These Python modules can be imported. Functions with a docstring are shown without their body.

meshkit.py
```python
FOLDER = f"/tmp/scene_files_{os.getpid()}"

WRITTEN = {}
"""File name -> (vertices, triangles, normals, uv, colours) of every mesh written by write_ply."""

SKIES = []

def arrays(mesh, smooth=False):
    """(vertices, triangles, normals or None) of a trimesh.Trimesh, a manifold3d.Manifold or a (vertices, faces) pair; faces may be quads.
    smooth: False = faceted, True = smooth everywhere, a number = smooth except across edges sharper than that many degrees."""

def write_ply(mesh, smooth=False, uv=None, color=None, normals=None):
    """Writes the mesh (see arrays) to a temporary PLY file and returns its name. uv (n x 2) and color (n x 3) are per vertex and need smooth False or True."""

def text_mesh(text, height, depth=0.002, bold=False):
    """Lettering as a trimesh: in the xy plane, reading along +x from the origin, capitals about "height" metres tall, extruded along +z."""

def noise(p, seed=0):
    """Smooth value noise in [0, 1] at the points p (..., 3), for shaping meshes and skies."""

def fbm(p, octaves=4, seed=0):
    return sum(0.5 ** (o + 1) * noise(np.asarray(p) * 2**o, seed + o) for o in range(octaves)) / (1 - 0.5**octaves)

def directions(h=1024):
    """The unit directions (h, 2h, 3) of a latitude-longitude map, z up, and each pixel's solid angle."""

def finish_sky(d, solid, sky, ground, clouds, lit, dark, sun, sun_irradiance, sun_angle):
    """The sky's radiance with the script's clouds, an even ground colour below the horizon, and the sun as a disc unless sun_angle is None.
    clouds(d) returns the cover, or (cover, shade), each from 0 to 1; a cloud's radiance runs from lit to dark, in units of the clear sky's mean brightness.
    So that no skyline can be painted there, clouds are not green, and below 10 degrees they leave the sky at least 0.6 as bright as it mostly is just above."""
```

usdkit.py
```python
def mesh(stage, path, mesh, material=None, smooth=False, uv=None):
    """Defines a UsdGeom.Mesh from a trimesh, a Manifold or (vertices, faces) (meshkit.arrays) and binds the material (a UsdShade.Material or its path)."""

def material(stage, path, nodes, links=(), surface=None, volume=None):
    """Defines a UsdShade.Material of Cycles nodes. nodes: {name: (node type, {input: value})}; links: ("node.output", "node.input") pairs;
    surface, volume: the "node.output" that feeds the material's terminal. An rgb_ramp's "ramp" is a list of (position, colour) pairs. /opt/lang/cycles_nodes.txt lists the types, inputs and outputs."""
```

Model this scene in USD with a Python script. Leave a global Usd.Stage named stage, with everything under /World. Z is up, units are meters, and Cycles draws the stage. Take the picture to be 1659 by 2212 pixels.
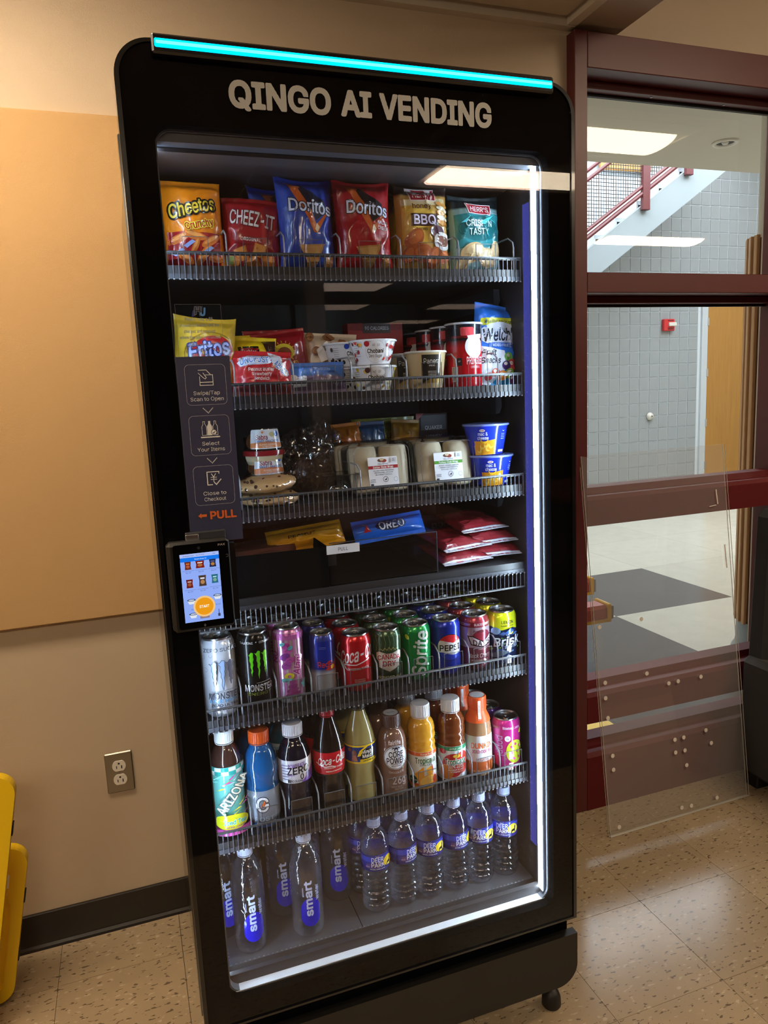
import math, numpy as np, trimesh, shapely, meshkit, usdkit
from shapely.geometry import Polygon, LineString, Point, box as sbox
from shapely import affinity
from pxr import Usd, UsdGeom, UsdLux, UsdShade, Gf, Sdf, Vt
PI = math.pi
rng = np.random.default_rng(7)
stage = Usd.Stage.CreateInMemory()
UsdGeom.SetStageUpAxis(stage, 'Z'); UsdGeom.SetStageMetersPerUnit(stage, 1.0)
UsdGeom.Xform.Define(stage, '/World'); UsdGeom.Scope.Define(stage, '/World/Looks')

# ---------------------------------------------------------------- camera, light levels
CAM = (-0.049, -1.2787, 1.4383); YAW, PITCH, ROLL = 0.3360, -0.1615, -0.0449
F_PX = 1590.58
def _basis():
    f = np.array([math.sin(YAW)*math.cos(PITCH), math.cos(YAW)*math.cos(PITCH), math.sin(PITCH)])
    r0 = np.array([math.cos(YAW), -math.sin(YAW), 0]); u0 = np.cross(r0, f)
    return math.cos(ROLL)*r0 + math.sin(ROLL)*u0, -math.sin(ROLL)*r0 + math.cos(ROLL)*u0, f
_r, _u, _f = _basis()
cam = UsdGeom.Camera.Define(stage, '/World/camera')
cam.CreateHorizontalApertureAttr(36.0); cam.CreateFocalLengthAttr(36.0*F_PX/1659)
cam.CreateClippingRangeAttr(Gf.Vec2f(0.05, 200))
cam.CreateExposureAttr(0.0)
cam.AddTransformOp().Set(Gf.Matrix4d(*_r, 0, *_u, 0, *(-_f), 0, *CAM, 1))
ROOM_LAMP = 26.0          # radiance of the warm ceiling troffers
HALL_LAMP = 7.0           # the hall's ceiling fixtures
SKYLIGHT = 11.0            # daylight over the stairwell
LED = 62.0                # the white LED strips in the cabinet
dome = UsdLux.DomeLight.Define(stage, '/World/sky'); dome.CreateIntensityAttr(0.15); dome.CreateColorAttr(Gf.Vec3f(.75, .85, 1))

# ---------------------------------------------------------------- helpers: names, things, parts
_used = {}
def numbered(parent, name):
    k = (str(parent), name); n = _used.get(k, 0); _used[k] = n + 1
    return name if n == 0 else f'{name}_{n:03d}'
def pathof(p): return '/World' if p is None else str(p.GetPath())
def tag(o, label=None, cat=None, group=None, kind=None):
    p = o if isinstance(o, Usd.Prim) else o.GetPrim()
    for k, v in (('label', label), ('category', cat), ('group', group), ('kind', kind)):
        if v: p.SetCustomDataByKey(k, v)
    return p
def place(x, loc, rot=(0, 0, 0)):
    x.AddTranslateOp().Set(Gf.Vec3d(*map(float, loc)))
    if any(rot): x.AddRotateXYZOp().Set(Gf.Vec3f(*map(float, rot)))
def thing(name, label, cat, loc=(0, 0, 0), rot=(0, 0, 0), group=None, kind=None):
    x = UsdGeom.Xform.Define(stage, '/World/' + numbered('/World', name)); place(x, loc, rot)
    return tag(x, label, cat, group, kind)
def copy(src, label, loc, rot=(0, 0, 0), group=None):
    base = src.GetName()
    while base[-4:-3] == '_' and base[-3:].isdigit(): base = base[:-4]
    x = UsdGeom.Xform.Define(stage, '/World/' + numbered('/World', base))
    x.GetPrim().GetReferences().AddInternalReference(src.GetPath())
    x.ClearXformOpOrder(); place(x, loc, rot)
    x.GetPrim().SetInstanceable(True)
    return tag(x, label, src.GetCustomDataByKey('category'), group or src.GetCustomDataByKey('group'))
def part(name, mesh, mat, parent=None, smooth=False, col=None, label=None, kind=None):
    """one Mesh prim; col: one colour or one per vertex, read by the print materials"""
    pp = pathof(parent); path = pp + '/' + numbered(pp, name)
    if col is not None and np.ndim(col) == 2 and smooth is not False: smooth = True
    m = usdkit.mesh(stage, path, mesh, MAT[mat], smooth)
    if col is not None:
        n = len(m.GetPointsAttr().Get()); c = np.broadcast_to(np.asarray(col, float), (n, 3)).astype(np.float32)
        UsdGeom.PrimvarsAPI(m).CreatePrimvar('col', Sdf.ValueTypeNames.Color3fArray, 'vertex').Set(Vt.Vec3fArray.FromNumpy(np.ascontiguousarray(c)))
    return tag(m, label, kind=kind)
def struct(name, mesh, mat, parent=None, smooth=False, col=None):
    return part(name, mesh, mat, parent, smooth, col, kind='structure' if parent is None else None)
def hexc(h):
    c = [int(h[i:i+2], 16)/255 for i in (0, 2, 4)]
    return tuple(x/12.92 if x <= .04045 else ((x+.055)/1.055)**2.4 for x in c)

# ---------------------------------------------------------------- helpers: shapes
cat = trimesh.util.concatenate
def bx(x0, x1, y0, y1, z0, z1):
    m = trimesh.creation.box((x1-x0, y1-y0, z1-z0)); m.apply_translation(((x0+x1)/2, (y0+y1)/2, (z0+z1)/2)); return m
def chbox(x0, x1, y0, y1, z0, z1, c=.003):
    """a box with chamfered edges"""
    import manifold3d as mf
    a = mf.Manifold.cube((x1-x0, y1-y0-2*c, z1-z0-2*c)).translate((x0, y0+c, z0+c))
    b = mf.Manifold.cube((x1-x0-2*c, y1-y0, z1-z0-2*c)).translate((x0+c, y0, z0+c))
    d = mf.Manifold.cube((x1-x0-2*c, y1-y0-2*c, z1-z0)).translate((x0+c, y0+c, z0))
    h = mf.Manifold.batch_hull([a, b, d]); v, f, _ = meshkit.arrays(h)
    return trimesh.Trimesh(v, f, process=False)
def xf(m, R=None, t=(0, 0, 0)):
    m = m.copy()
    if R is not None: m.apply_transform(R)
    m.apply_translation(t); return m
def rotm(axis, deg): return trimesh.transformations.rotation_matrix(math.radians(deg), axis)
XZ = np.array([[1, 0, 0, 0], [0, 0, -1, 0], [0, 1, 0, 0], [0, 0, 0, 1.]])      # (x, y, z) -> (x, -z, y): a plan drawing stood upright, its front towards -y
def plate(poly, y0, y1):
    """a polygon in (x, z), from depth y0 (front) to y1"""
    ms = [trimesh.creation.extrude_polygon(g, y1-y0, engine='earcut') for g in getattr(poly, 'geoms', [poly])]
    m = cat(ms); m.apply_transform(XZ); m.apply_translation((0, y1, 0)); return m
def tri2d(g):
    v, f = trimesh.creation.triangulate_polygon(g, engine='earcut'); u, i = np.unique(f, return_inverse=True); return np.asarray(v)[u], i.reshape(-1, 3)
def flat(poly, y):
    ms = [tri2d(g) for g in getattr(poly, 'geoms', [poly])]
    return cat([trimesh.Trimesh(np.c_[v[:, 0], np.full(len(v), y), v[:, 1]], f, process=False) for v, f in ms])
def slab(poly, z0, z1):
    m = cat([trimesh.creation.extrude_polygon(g, z1-z0, engine='earcut') for g in getattr(poly, 'geoms', [poly])]); m.apply_translation((0, 0, z0)); return m
def rrect(x0, x1, y0, y1, r, n=8): return sbox(x0+r, y0+r, x1-r, y1-r).buffer(r, quad_segs=n)
def lathe(prof, n=40):
    """(r, z) from the bottom outwards and up"""
    p = np.array(prof, float); a = np.arange(n)*2*PI/n
    v = np.stack([p[:, :1]*np.cos(a), p[:, :1]*np.sin(a), np.repeat(p[:, 1:], n, 1)], -1).reshape(-1, 3)
    f = []
    for i in range(len(p)-1):
        for j in range(n):
            q = (i*n+j, i*n+(j+1) % n, (i+1)*n+(j+1) % n, (i+1)*n+j)
            if p[i, 0] > 1e-6: f.append((q[0], q[1], q[2]) if p[i+1, 0] > 1e-6 or True else q[:3])
            if p[i+1, 0] > 1e-6: f.append((q[0], q[2], q[3]))
    return trimesh.Trimesh(v, f, process=False)
def rows(m, prof, n, colf): return np.repeat(np.array([colf(z) for _, z in prof]), n, 0)
def tube(pts, r, sides=6, cap=True):
    p = np.asarray(pts, float); t = np.gradient(p, axis=0); t /= np.linalg.norm(t, axis=1, keepdims=True)+1e-12
    ref = np.array([0, 0, 1.]) if np.abs(t[:, 2]).max() < .9 else (np.array([1., 0, 0]) if np.abs(t[:, 0]).max() < .9 else np.array([.3, 1, .2]))
    a = np.cross(t, ref); a /= np.linalg.norm(a, axis=1, keepdims=True)+1e-12; b = np.cross(t, a)
    ang = np.arange(sides)*2*PI/sides
    v = p[:, None]+np.broadcast_to(r, (len(p),))[:, None, None]*(np.cos(ang)[None, :, None]*a[:, None]+np.sin(ang)[None, :, None]*b[:, None])
    f = []
    for i in range(len(p)-1):
        for j in range(sides):
            q = [i*sides+j, i*sides+(j+1) % sides, (i+1)*sides+(j+1) % sides, (i+1)*sides+j]; f += [(q[0], q[2], q[1]), (q[0], q[3], q[2])]
    if cap:
        for j in range(1, sides-1): f += [(0, j, j+1), ((len(p)-1)*sides, (len(p)-1)*sides+j+1, (len(p)-1)*sides+j)]
    return trimesh.Trimesh(v.reshape(-1, 3), f, process=False)
def torus(R, r, z=0, n=32, k=6):
    a = np.arange(n+1)*2*PI/n
    return lathe([(R+r*math.cos(t), z+r*math.sin(t)) for t in np.linspace(-PI, PI, k+1)], n)

# ---------------------------------------------------------------- helpers: flat print, wrapped on the goods
_tc = {}
def text2d(s, bold=False):
    """the lettering's flat triangles, capitals 1 high"""
    k = (s, bold)
    if k not in _tc:
        m = meshkit.text_mesh(s, 1.0, .1, bold); keep = m.face_normals[:, 2] > .5
        f = m.faces[keep]; u, inv = np.unique(f, return_inverse=True); _tc[k] = (m.vertices[u][:, :2], inv.reshape(-1, 3))
    return _tc[k]
class Art:
    """print: items lie one over another in the order they are drawn"""
    def __init__(self): self.items = []
    def raw(self, v, f, c): self.items.append((np.asarray(v, float), np.asarray(f), hexc(c))); return self
    def poly(self, g, c):
        for q in getattr(g, 'geoms', [g]):
            if q.area > 1e-9:
                v, f = tri2d(q); self.raw(v, f, c)
        return self
    def rect(self, x0, y0, x1, y1, c, r=0): return self.poly(rrect(x0, x1, y0, y1, r, 4) if r else sbox(x0, y0, x1, y1), c)
    def ell(self, x, y, a, b, c, rot=0): return self.poly(affinity.translate(affinity.rotate(affinity.scale(Point(0, 0).buffer(1, quad_segs=8), a, b), rot), x, y), c)
    def line(self, pts, w, c): return self.poly(LineString(pts).buffer(w/2, cap_style='flat', join_style='mitre'), c)
    def pg(self, pts, c): return self.poly(Polygon(pts).buffer(0), c)
    def text(self, s, x, y, h, c, w=None, bold=True, rot=0, shear=0, grow=None, arc=0):
        """centred on (x, y); h the height of its capitals; w squeezes it to that width"""
        v, f = text2d(s, bold); v = v.copy(); lo, hi = v.min(0), v.max(0)
        v[:, 0] -= (lo[0]+hi[0])/2; v[:, 1] -= .5
        sx = h if w is None else w/(hi[0]-lo[0])
        v = np.stack([v[:, 0]*sx+shear*v[:, 1]*h, v[:, 1]*h], 1)
        if arc: v[:, 1] += arc*(1-(2*v[:, 0]/((hi[0]-lo[0])*sx))**2)
        if grow:
            g = shapely.union_all([Polygon(v[t]).buffer(1e-6) for t in f]).buffer(grow[0]); g = affinity.translate(affinity.rotate(g, rot, origin=(0, 0)), x, y); self.poly(g.simplify(grow[0]*.15), grow[1])
        if rot:
            a = math.radians(rot); v = v @ np.array([[math.cos(a), math.sin(a)], [-math.sin(a), math.cos(a)]])
        return self.raw(v+(x, y), f, c)
    def mesh(self, fn, edge=None, eps=.00012, base=.0003, clip=None):
        """fn(uv, lift) -> points; edge: longest edge before bending"""
        V, F, C, n = [], [], [], 0
        for k, (v, f, c) in enumerate(self.items):
            v3 = np.c_[v, np.zeros(len(v))]
            if edge: v3, f = trimesh.remesh.subdivide_to_size(v3, f, edge, max_iter=12)
            V.append(fn(v3[:, :2], base+eps*k)); F.append(f+n); C.append(np.tile(c, (len(v3), 1))); n += len(v3)
        return trimesh.Trimesh(np.vstack(V), np.vstack(F), process=False), np.vstack(C)
def on_lathe(prof):
    zs, rs = np.array([p[1] for p in prof]), np.array([p[0] for p in prof]); o = np.argsort(zs, kind='stable'); zs, rs = zs[o], rs[o]; R = rs.max()
    def fn(uv, lift):
        r = np.interp(uv[:, 1], zs, rs)+lift; a = uv[:, 0]/R
        return np.stack([r*np.sin(a), -r*np.cos(a), uv[:, 1]], 1)
    return fn
def on_front(y):
    return lambda uv, lift: np.stack([uv[:, 0], np.full(len(uv), y)-lift, uv[:, 1]], 1)
def printed(name, art, fn, parent, mat='print', edge=None, **k):
    m, c = art.mesh(fn, edge, **k); return part(name, m, mat, parent, False, c)
def smooth_prof(pts, n=4):
    """a profile rounded by corner cutting"""
    p = np.array(pts, float)
    for _ in range(2):
        q = [p[0]]
        for a, b in zip(p[:-1], p[1:]): q += [.75*a+.25*b, .25*a+.75*b]
        q.append(p[-1]); p = np.array(q)
    return [tuple(x) for x in p]

# ---------------------------------------------------------------- materials
MAT = {}
def mat(name, nodes, links=(), surface='p.BSDF', volume=None):
    MAT[name] = usdkit.material(stage, '/World/Looks/' + name, nodes, links, surface, volume)
def pbr(name, color=(.8, .8, .8), rough=.5, bump=None, **k):
    n = {'p': ('principled_bsdf', dict(base_color=tuple(color), roughness=rough, **k))}; l = []
    if bump:
        n['g'] = ('geometry', {}); n['t'] = ('noise_texture', {'scale': bump[0], 'detail': 3.0}); n['b'] = ('bump', {'strength': bump[1], 'distance': bump[2]})
        l = [('g.position', 't.vector'), ('t.fac', 'b.height'), ('b.normal', 'p.normal')]
    mat(name, n, l)
def printmat(name, rough=.4, metallic=0., coat=0., bump=None, rampbump=None, spec=.5):
    n = {'a': ('attribute', {'attribute': 'col'}), 'p': ('principled_bsdf', {'roughness': rough, 'metallic': metallic, 'coat_weight': coat, 'coat_roughness': .08, 'specular_ior_level': spec})}
    l = [('a.color', 'p.base_color')]
    if bump:
        n['g'] = ('texture_coordinate', {}); n['t'] = ('noise_texture', {'scale': bump[0], 'detail': 2.0, 'distortion': .6}); n['b'] = ('bump', {'strength': bump[1], 'distance': bump[2]})
        l += [('g.object', 't.vector'), ('t.fac', 'b.height'), ('b.normal', 'p.normal')]
    mat(name, n, l)
def emit(name, c, s): mat(name, {'p': ('emission', {'color': tuple(c), 'strength': s})}, (), 'p.emission')
def pane(name, f0=.04, tint=(1, 1, 1), clear=(1, 1, 1), rough=0.0, haze=None):
    """window glass: see-through, mirroring more at a slant"""
    n = {'l': ('layer_weight', {'blend': .5}), 'q': ('math', {'math_type': 'power', 'value2': 5.0}), 's': ('math', {'math_type': 'multiply_add', 'value2': .9, 'value3': f0}),
         't': ('transparent_bsdf', {'color': clear}), 'g': ('glossy_bsdf', {'color': tint, 'roughness': rough}), 'm': ('mix_closure', {})}
    l = [('l.facing', 'q.value1'), ('q.value', 's.value1'), ('s.value', 'm.fac'), ('t.BSDF', 'm.closure1'), ('g.BSDF', 'm.closure2')]
    out = 'm.closure'
    if haze:
        n['d'] = ('diffuse_bsdf', {'color': (.9, .9, .9)}); n['m2'] = ('mix_closure', {'fac': haze}); l += [('m.closure', 'm2.closure1'), ('d.BSDF', 'm2.closure2')]; out = 'm2.closure'
    mat(name, n, l, out)
printmat('print', .45); printmat('print_foil', .3, coat=.5, bump=(45, .35, .004)); printmat('print_can', .22, metallic=.45, coat=.3); printmat('print_gloss', .18, coat=.4); printmat('print_card', .6)
pbr('black_trim', (.006, .006, .007), .22, coat_weight=.5); pbr('black_mask', (.0035, .0035, .004), .6, specular_ior_level=0.0); pbr('black_matte', (.010, .009, .009), .5)
pbr('black_panel', (.011, .010, .0095), .35, bump=(900, .1, .001)); pbr('liner', (.034, .029, .030), .5); pbr('liner_edge', (.045, .047, .06), .4)
pbr('white_ledge', (.80, .82, .88), .5); pbr('spacer', (.13, .135, .15), .5); pbr('plate_line', (.12, .12, .13), .4); pbr('divider_wire', (.22, .22, .24), .35); pbr('chrome', (.8, .8, .82), .15, metallic=1.0); pbr('steel', (.33, .31, .28), .32, metallic=1.0, bump=(300, .1, .001))
pbr('rack_bar', (.10, .10, .115), .35); pbr('rack_rod', (.05, .05, .055), .3); pbr('deck_grey', (.075, .07, .075), .3); pbr('shelf_deck', (.022, .021, .023), .4)
pbr('aluminium', (.75, .76, .78), .25, metallic=1.0); pbr('lid_metal', (.46, .46, .47), .28, metallic=1.0)
pbr('letter_white', (.72, .70, .66), .5); pbr('rubber', (.012, .011, .011), .5)
pbr('clear_acrylic', (1, 1, 1), .03, transmission_weight=1.0, ior=1.2)
pane('pane_outer', .026); pane('pane_inner', .035, (1, .86, .92), haze=.008); pane('pane_window', .05); pane('film', .09, (1, 1, 1), (.96, .96, .97), .08); pane('clear_plate', .07, clear=(.93, .93, .94)); pane('clear_tub', .07, (1, 1, 1), (.92, .92, .93), .05)
pane('acrylic_sheet', .06, clear=(.96, .96, .95), haze=.12)
pbr('acrylic_edge', (.55, .52, .46), .3)
mat('water', {'l': ('layer_weight', {'blend': .5}), 'q': ('math', {'math_type': 'power', 'value2': 3.5}), 's': ('math', {'math_type': 'multiply_add', 'value2': .8, 'value3': .11}), 'tc': ('texture_coordinate', {}), 'n': ('noise_texture', {'scale': 55.0, 'detail': 2.0, 'distortion': .8}), 'b': ('bump', {'strength': .5, 'distance': .004}),
    't': ('transparent_bsdf', {'color': (.90, .91, .95)}), 'r': ('glass_bsdf', {'color': (.97, .98, 1.0), 'IOR': 1.25, 'roughness': .02}), 'g': ('glossy_bsdf', {'roughness': .05}), 'd': ('translucent_bsdf', {'color': (.8, .84, 1.0)}), 'm0': ('mix_closure', {'fac': .40}), 'm1': ('mix_closure', {'fac': .10}), 'm2': ('mix_closure', {})},
    [('l.facing', 'q.value1'), ('q.value', 's.value1'), ('s.value', 'm2.fac'), ('tc.object', 'n.vector'), ('n.fac', 'b.height'), ('b.normal', 'g.normal'), ('b.normal', 'r.normal'), ('t.BSDF', 'm0.closure1'), ('r.BSDF', 'm0.closure2'), ('m0.closure', 'm1.closure1'), ('d.BSDF', 'm1.closure2'), ('m1.closure', 'm2.closure1'), ('g.BSDF', 'm2.closure2')], 'm2.closure')
for nm, c in (('blue_drink', (.004, .09, .30)), ('grape_drink', (.006, .004, .012)), ('cola', (.012, .006, .004)), ('lemonade', (.35, .30, .12)), ('orange_juice', (.75, .36, .03)), ('apple_juice', (.15, .035, .008)), ('choc_milk', (.20, .105, .075)), ('iced_coffee', (.33, .18, .09)), ('iced_tea', (.05, .02, .015)), ('berry_drink', (.01, .10, .16))):
    pbr(nm, c, .12, coat_weight=.6, coat_roughness=.03)
emit('led_white', (.60, .80, 1.0), LED); emit('led_chip', (.75, .95, 1.0), LED*1.6); emit('led_violet', (.16, .18, 1.0), .30); emit('led_cyan', (.0, .62, 1.0), 1.7); emit('led_cyan_core', (.10, .85, 1.0), 2.6)
emit('room_lamp', (1.0, .80, .56), ROOM_LAMP); emit('far_lamp', (1.0, .85, .7), 4.0); emit('hall_lamp', (1.0, .93, .82), HALL_LAMP); emit('skylight', (.82, .92, 1.0), SKYLIGHT)
mat('screen_print', {'a': ('attribute', {'attribute': 'col'}), 'p': ('emission', {'strength': 1.0})}, [('a.color', 'p.color')], 'p.emission')
pbr('wall_paint', (.56, .445, .32), .6, bump=(420, .25, .002)); pbr('tackboard', (.55, .345, .155), .8, bump=(700, .4, .002)); pbr('baseboard', (.018, .014, .012), .28)
pbr('far_wall', (.13, .085, .075), .7); pbr('ceiling_white', (.62, .55, .45), .8); pbr('ceiling_tile', (.55, .47, .37), .9, bump=(250, .4, .003)); pbr('maroon', (.105, .0165, .0175), .4, bump=(120, .06, .002)); pbr('maroon_rail', (.12, .012, .014), .55, specular_ior_level=.2)
pbr('hall_plaster', (.62, .57, .48), .8); pbr('hall_ceiling', (.62, .57, .47), .9); pbr('grout', (.62, .66, .68), .8); pbr('wall_tile', (.33, .345, .35), .25); pbr('stair_paint', (.25, .285, .30), .6); pbr('stair_tread', (.62, .70, .76), .6)
pbr('door_frame_paint', (.55, .58, .60), .4); pbr('white_plastic', (.75, .70, .62), .4); pbr('dark_slot', (.02, .015, .012), .6); pbr('red_plastic', (.55, .03, .03), .4); pbr('alarm_red', (.62, .04, .04), .4)
pbr('yellow_plastic', (.88, .57, .003), .45, bump=(60, .06, .004)); pbr('yellow_paint', (.75, .42, .02), .5); pbr('red_vinyl', (.42, .05, .03), .5); pbr('grey_fabric', (.035, .034, .036), .9, bump=(900, .5, .001)); pbr('chair_side', (.045, .044, .046), .8)
pbr('slat_wood', (.40, .20, .085), .5); pbr('slat_core', (.075, .028, .012), .6); pbr('grey_base', (.22, .25, .27), .5); pbr('table_wood', (.16, .055, .03), .35); pbr('column_paint', (.46, .37, .29), .7); pbr('sticker', (.72, .66, .60), .6)
def floor_mat(name, base, dark, light, amount=1.0, rough=.17):
    """vinyl tile: short streaks of darker and lighter chips"""
    mat(name, {'g': ('geometry', {}), 'oi': ('object_info', {}), 'm': ('mapping', {'scale': (50., 120., 1.)}), 'n': ('noise_texture', {'scale': 1.0, 'detail': 2.0, 'roughness': .5}),
               'r1': ('rgb_ramp', {'ramp': [(0, (1, 1, 1)), (.345, (1, 1, 1)), (.375, (0, 0, 0)), (1, (0, 0, 0))]}), 'm2': ('mapping', {'scale': (42., 95., 1.), 'location': (7.3, 2.1, 0)}), 'n2': ('noise_texture', {'scale': 1.0, 'detail': 1.5}),
               'r2': ('rgb_ramp', {'ramp': [(0, (0, 0, 0)), (.64, (0, 0, 0)), (.69, (1, 1, 1)), (1, (1, 1, 1))]}), 'n3': ('noise_texture', {'scale': 9.0, 'detail': 3.0}),
               'c0': ('mix', {'color1': tuple(x*.86 for x in base), 'color2': tuple(min(1, x*1.13) for x in base)}), 'c1': ('mix', {'color2': dark}), 'c2': ('mix', {'color2': light}),
               'a1': ('math', {'math_type': 'multiply', 'value2': .8*amount}), 'a2': ('math', {'math_type': 'multiply', 'value2': .6*amount}), 'v': ('mix', {'mix_type': 'multiply', 'fac': 1.0}), 'rv': ('map_range', {'to_min': .93, 'to_max': 1.05}), 'cc': ('combine_color', {}),
               'p': ('principled_bsdf', {'roughness': rough, 'specular_ior_level': .28})},
        [('g.position', 'm.vector'), ('m.vector', 'n.vector'), ('n.fac', 'r1.fac'), ('g.position', 'm2.vector'), ('m2.vector', 'n2.vector'), ('n2.fac', 'r2.fac'), ('g.position', 'n3.vector'), ('n3.fac', 'c0.fac'), ('c0.color', 'c1.color1'), ('r1.color', 'a1.value1'), ('a1.value', 'c1.fac'),
         ('c1.color', 'c2.color1'), ('r2.color', 'a2.value1'), ('a2.value', 'c2.fac'), ('oi.random', 'rv.value'), ('rv.result', 'cc.r'), ('rv.result', 'cc.g'), ('rv.result', 'cc.b'), ('c2.color', 'v.color1'), ('cc.color', 'v.color2'), ('v.color', 'p.base_color')])
floor_mat('vinyl_tile', (.385, .29, .185), (.085, .055, .033), (.56, .46, .33))
floor_mat('hall_light_tile', (.52, .50, .42), (.40, .38, .32), (.62, .60, .52), .5, .18); floor_mat('hall_dark_tile', (.085, .085, .088), (.05, .05, .05), (.16, .16, .17), .5, .18)
pbr('dark_carpet', (.055, .04, .035), .9); pbr('floor_base', (.08, .06, .045), .6)
def wood(name, c1, c2, scale=(30, 30, 1.6), rough=.4):
    mat(name, {'g': ('geometry', {}), 'm': ('mapping', {'scale': tuple(map(float, scale))}), 'n': ('noise_texture', {'scale': 1.0, 'detail': 4.0, 'distortion': 1.2}), 'c': ('mix', {'color1': c1, 'color2': c2}), 'p': ('principled_bsdf', {'roughness': rough})},
        [('g.position', 'm.vector'), ('m.vector', 'n.vector'), ('n.fac', 'c.fac'), ('c.color', 'p.base_color')])
wood('door_wood', (.50, .25, .055), (.36, .155, .03)); wood('table_top', (.20, .075, .035), (.10, .03, .015), (2, 20, 20), .3); wood('slat_light', (.66, .38, .18), (.50, .27, .12))

# ================================================================ the room
D = .727; CZ = 2.462
fl = struct('floor', bx(-4, 8, -14, D+.2, -.1, -.004), 'floor_base')
TX, TY, TS = .888, .254, .3048
i0, i1, j0, j1 = -6, 6, -4, 2
for i in range(i0, i1):
    for j in range(j0, j1):
        y1 = min(TY+(j+1)*TS, D+.02)
        if y1-TY-j*TS < .02: continue
        part('tile', bx(TX+i*TS+.0006, TX+(i+1)*TS-.0006, TY+j*TS+.0006, y1-.0006, -.004, rng.uniform(-.0002, .0002)), 'vinyl_tile', fl)
xa, xb, ya = TX+i0*TS, TX+i1*TS, TY+j0*TS
part('tile_field', cat([bx(-4, xa-.0006, ya, D+.02, -.004, 0), bx(xb+.0006, 8, ya, D+.02, -.004, 0)]), 'vinyl_tile', fl)
part('carpet', bx(-4, 8, -14, ya-.0006, -.004, 0), 'dark_carpet', fl)
FX0, FX1, FY, FR = 1.279, 2.22, .687, 2.142
struct('wall_back', cat([bx(-4, FX0, D, D+.16, -.05, 3.0), bx(FX0, FX1, D, D+.16, 2.437, 3.0), bx(FX1, 8, D, D+.16, -.05, 3.0)]), 'wall_paint')
struct('wall_left', bx(-4.15, -4, -14, D+.1, -.05, 3.0), 'far_wall'); struct('wall_right', bx(8, 8.15, -14, D+.1, -.05, 3.0), 'far_wall'); struct('wall_front', bx(-4.1, 8.1, -14.15, -14, -.05, 3.0), 'far_wall')
ce = struct('ceiling', cat([bx(-4.1, 1.29, -14.1, D+.1, CZ+.012, CZ+.08), bx(1.44, 8.1, -14.1, D+.1, 2.75, 2.85)]), 'ceiling_tile')
for i in range(4):
    for j in range(4):
        part('ceiling_panel', chbox(1.262-.61*(i+1)+.012, 1.262-.61*i-.012, D-.03-.61*(j+1)+.012, D-.03-.61*j-.012, CZ+.004, CZ+.02, .003), 'ceiling_tile', ce)
for i in range(1, 4): part('grid_bar', bx(1.262-.61*i-.012, 1.262-.61*i+.012, -3, D-.025, CZ-.001, CZ+.012), 'ceiling_white', ce)
for j in range(1, 4): part('grid_bar', bx(-1.2, 1.262, D-.03-.61*j-.012, D-.03-.61*j+.012, CZ-.0005, CZ+.012), 'ceiling_white', ce)
struct('trim_1', bx(-4, 1.29, D-.028, D, CZ-.014, CZ+.012), 'ceiling_white')
struct('trim_2', bx(1.262, 1.292, -6, D-.028, CZ-.012, CZ+.012), 'ceiling_white')
struct('bulkhead', bx(1.292, 1.455, -14, D, CZ-.004, 2.80), 'column_paint')
bs = chbox(-4, FX0, D-.008, D+.01, .012, .1016, .002)
toe = cat([plate(Polygon([(0, 0), (.016, 0), (.013, .006), (.0075, .012), (.004, .02), (0, .03)]), 0, 5.25)])
toe = toe.copy(); tv = toe.vertices.copy(); toe.vertices = np.c_[-4+tv[:, 1], D-tv[:, 0], tv[:, 2]]; toe.invert()
struct('baseboard_back', cat([bs, toe]), 'baseboard')
struct('column', chbox(1.78, 1.98, -6.2, -6.0, 0, 2.75, .01), 'column_paint')

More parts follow.
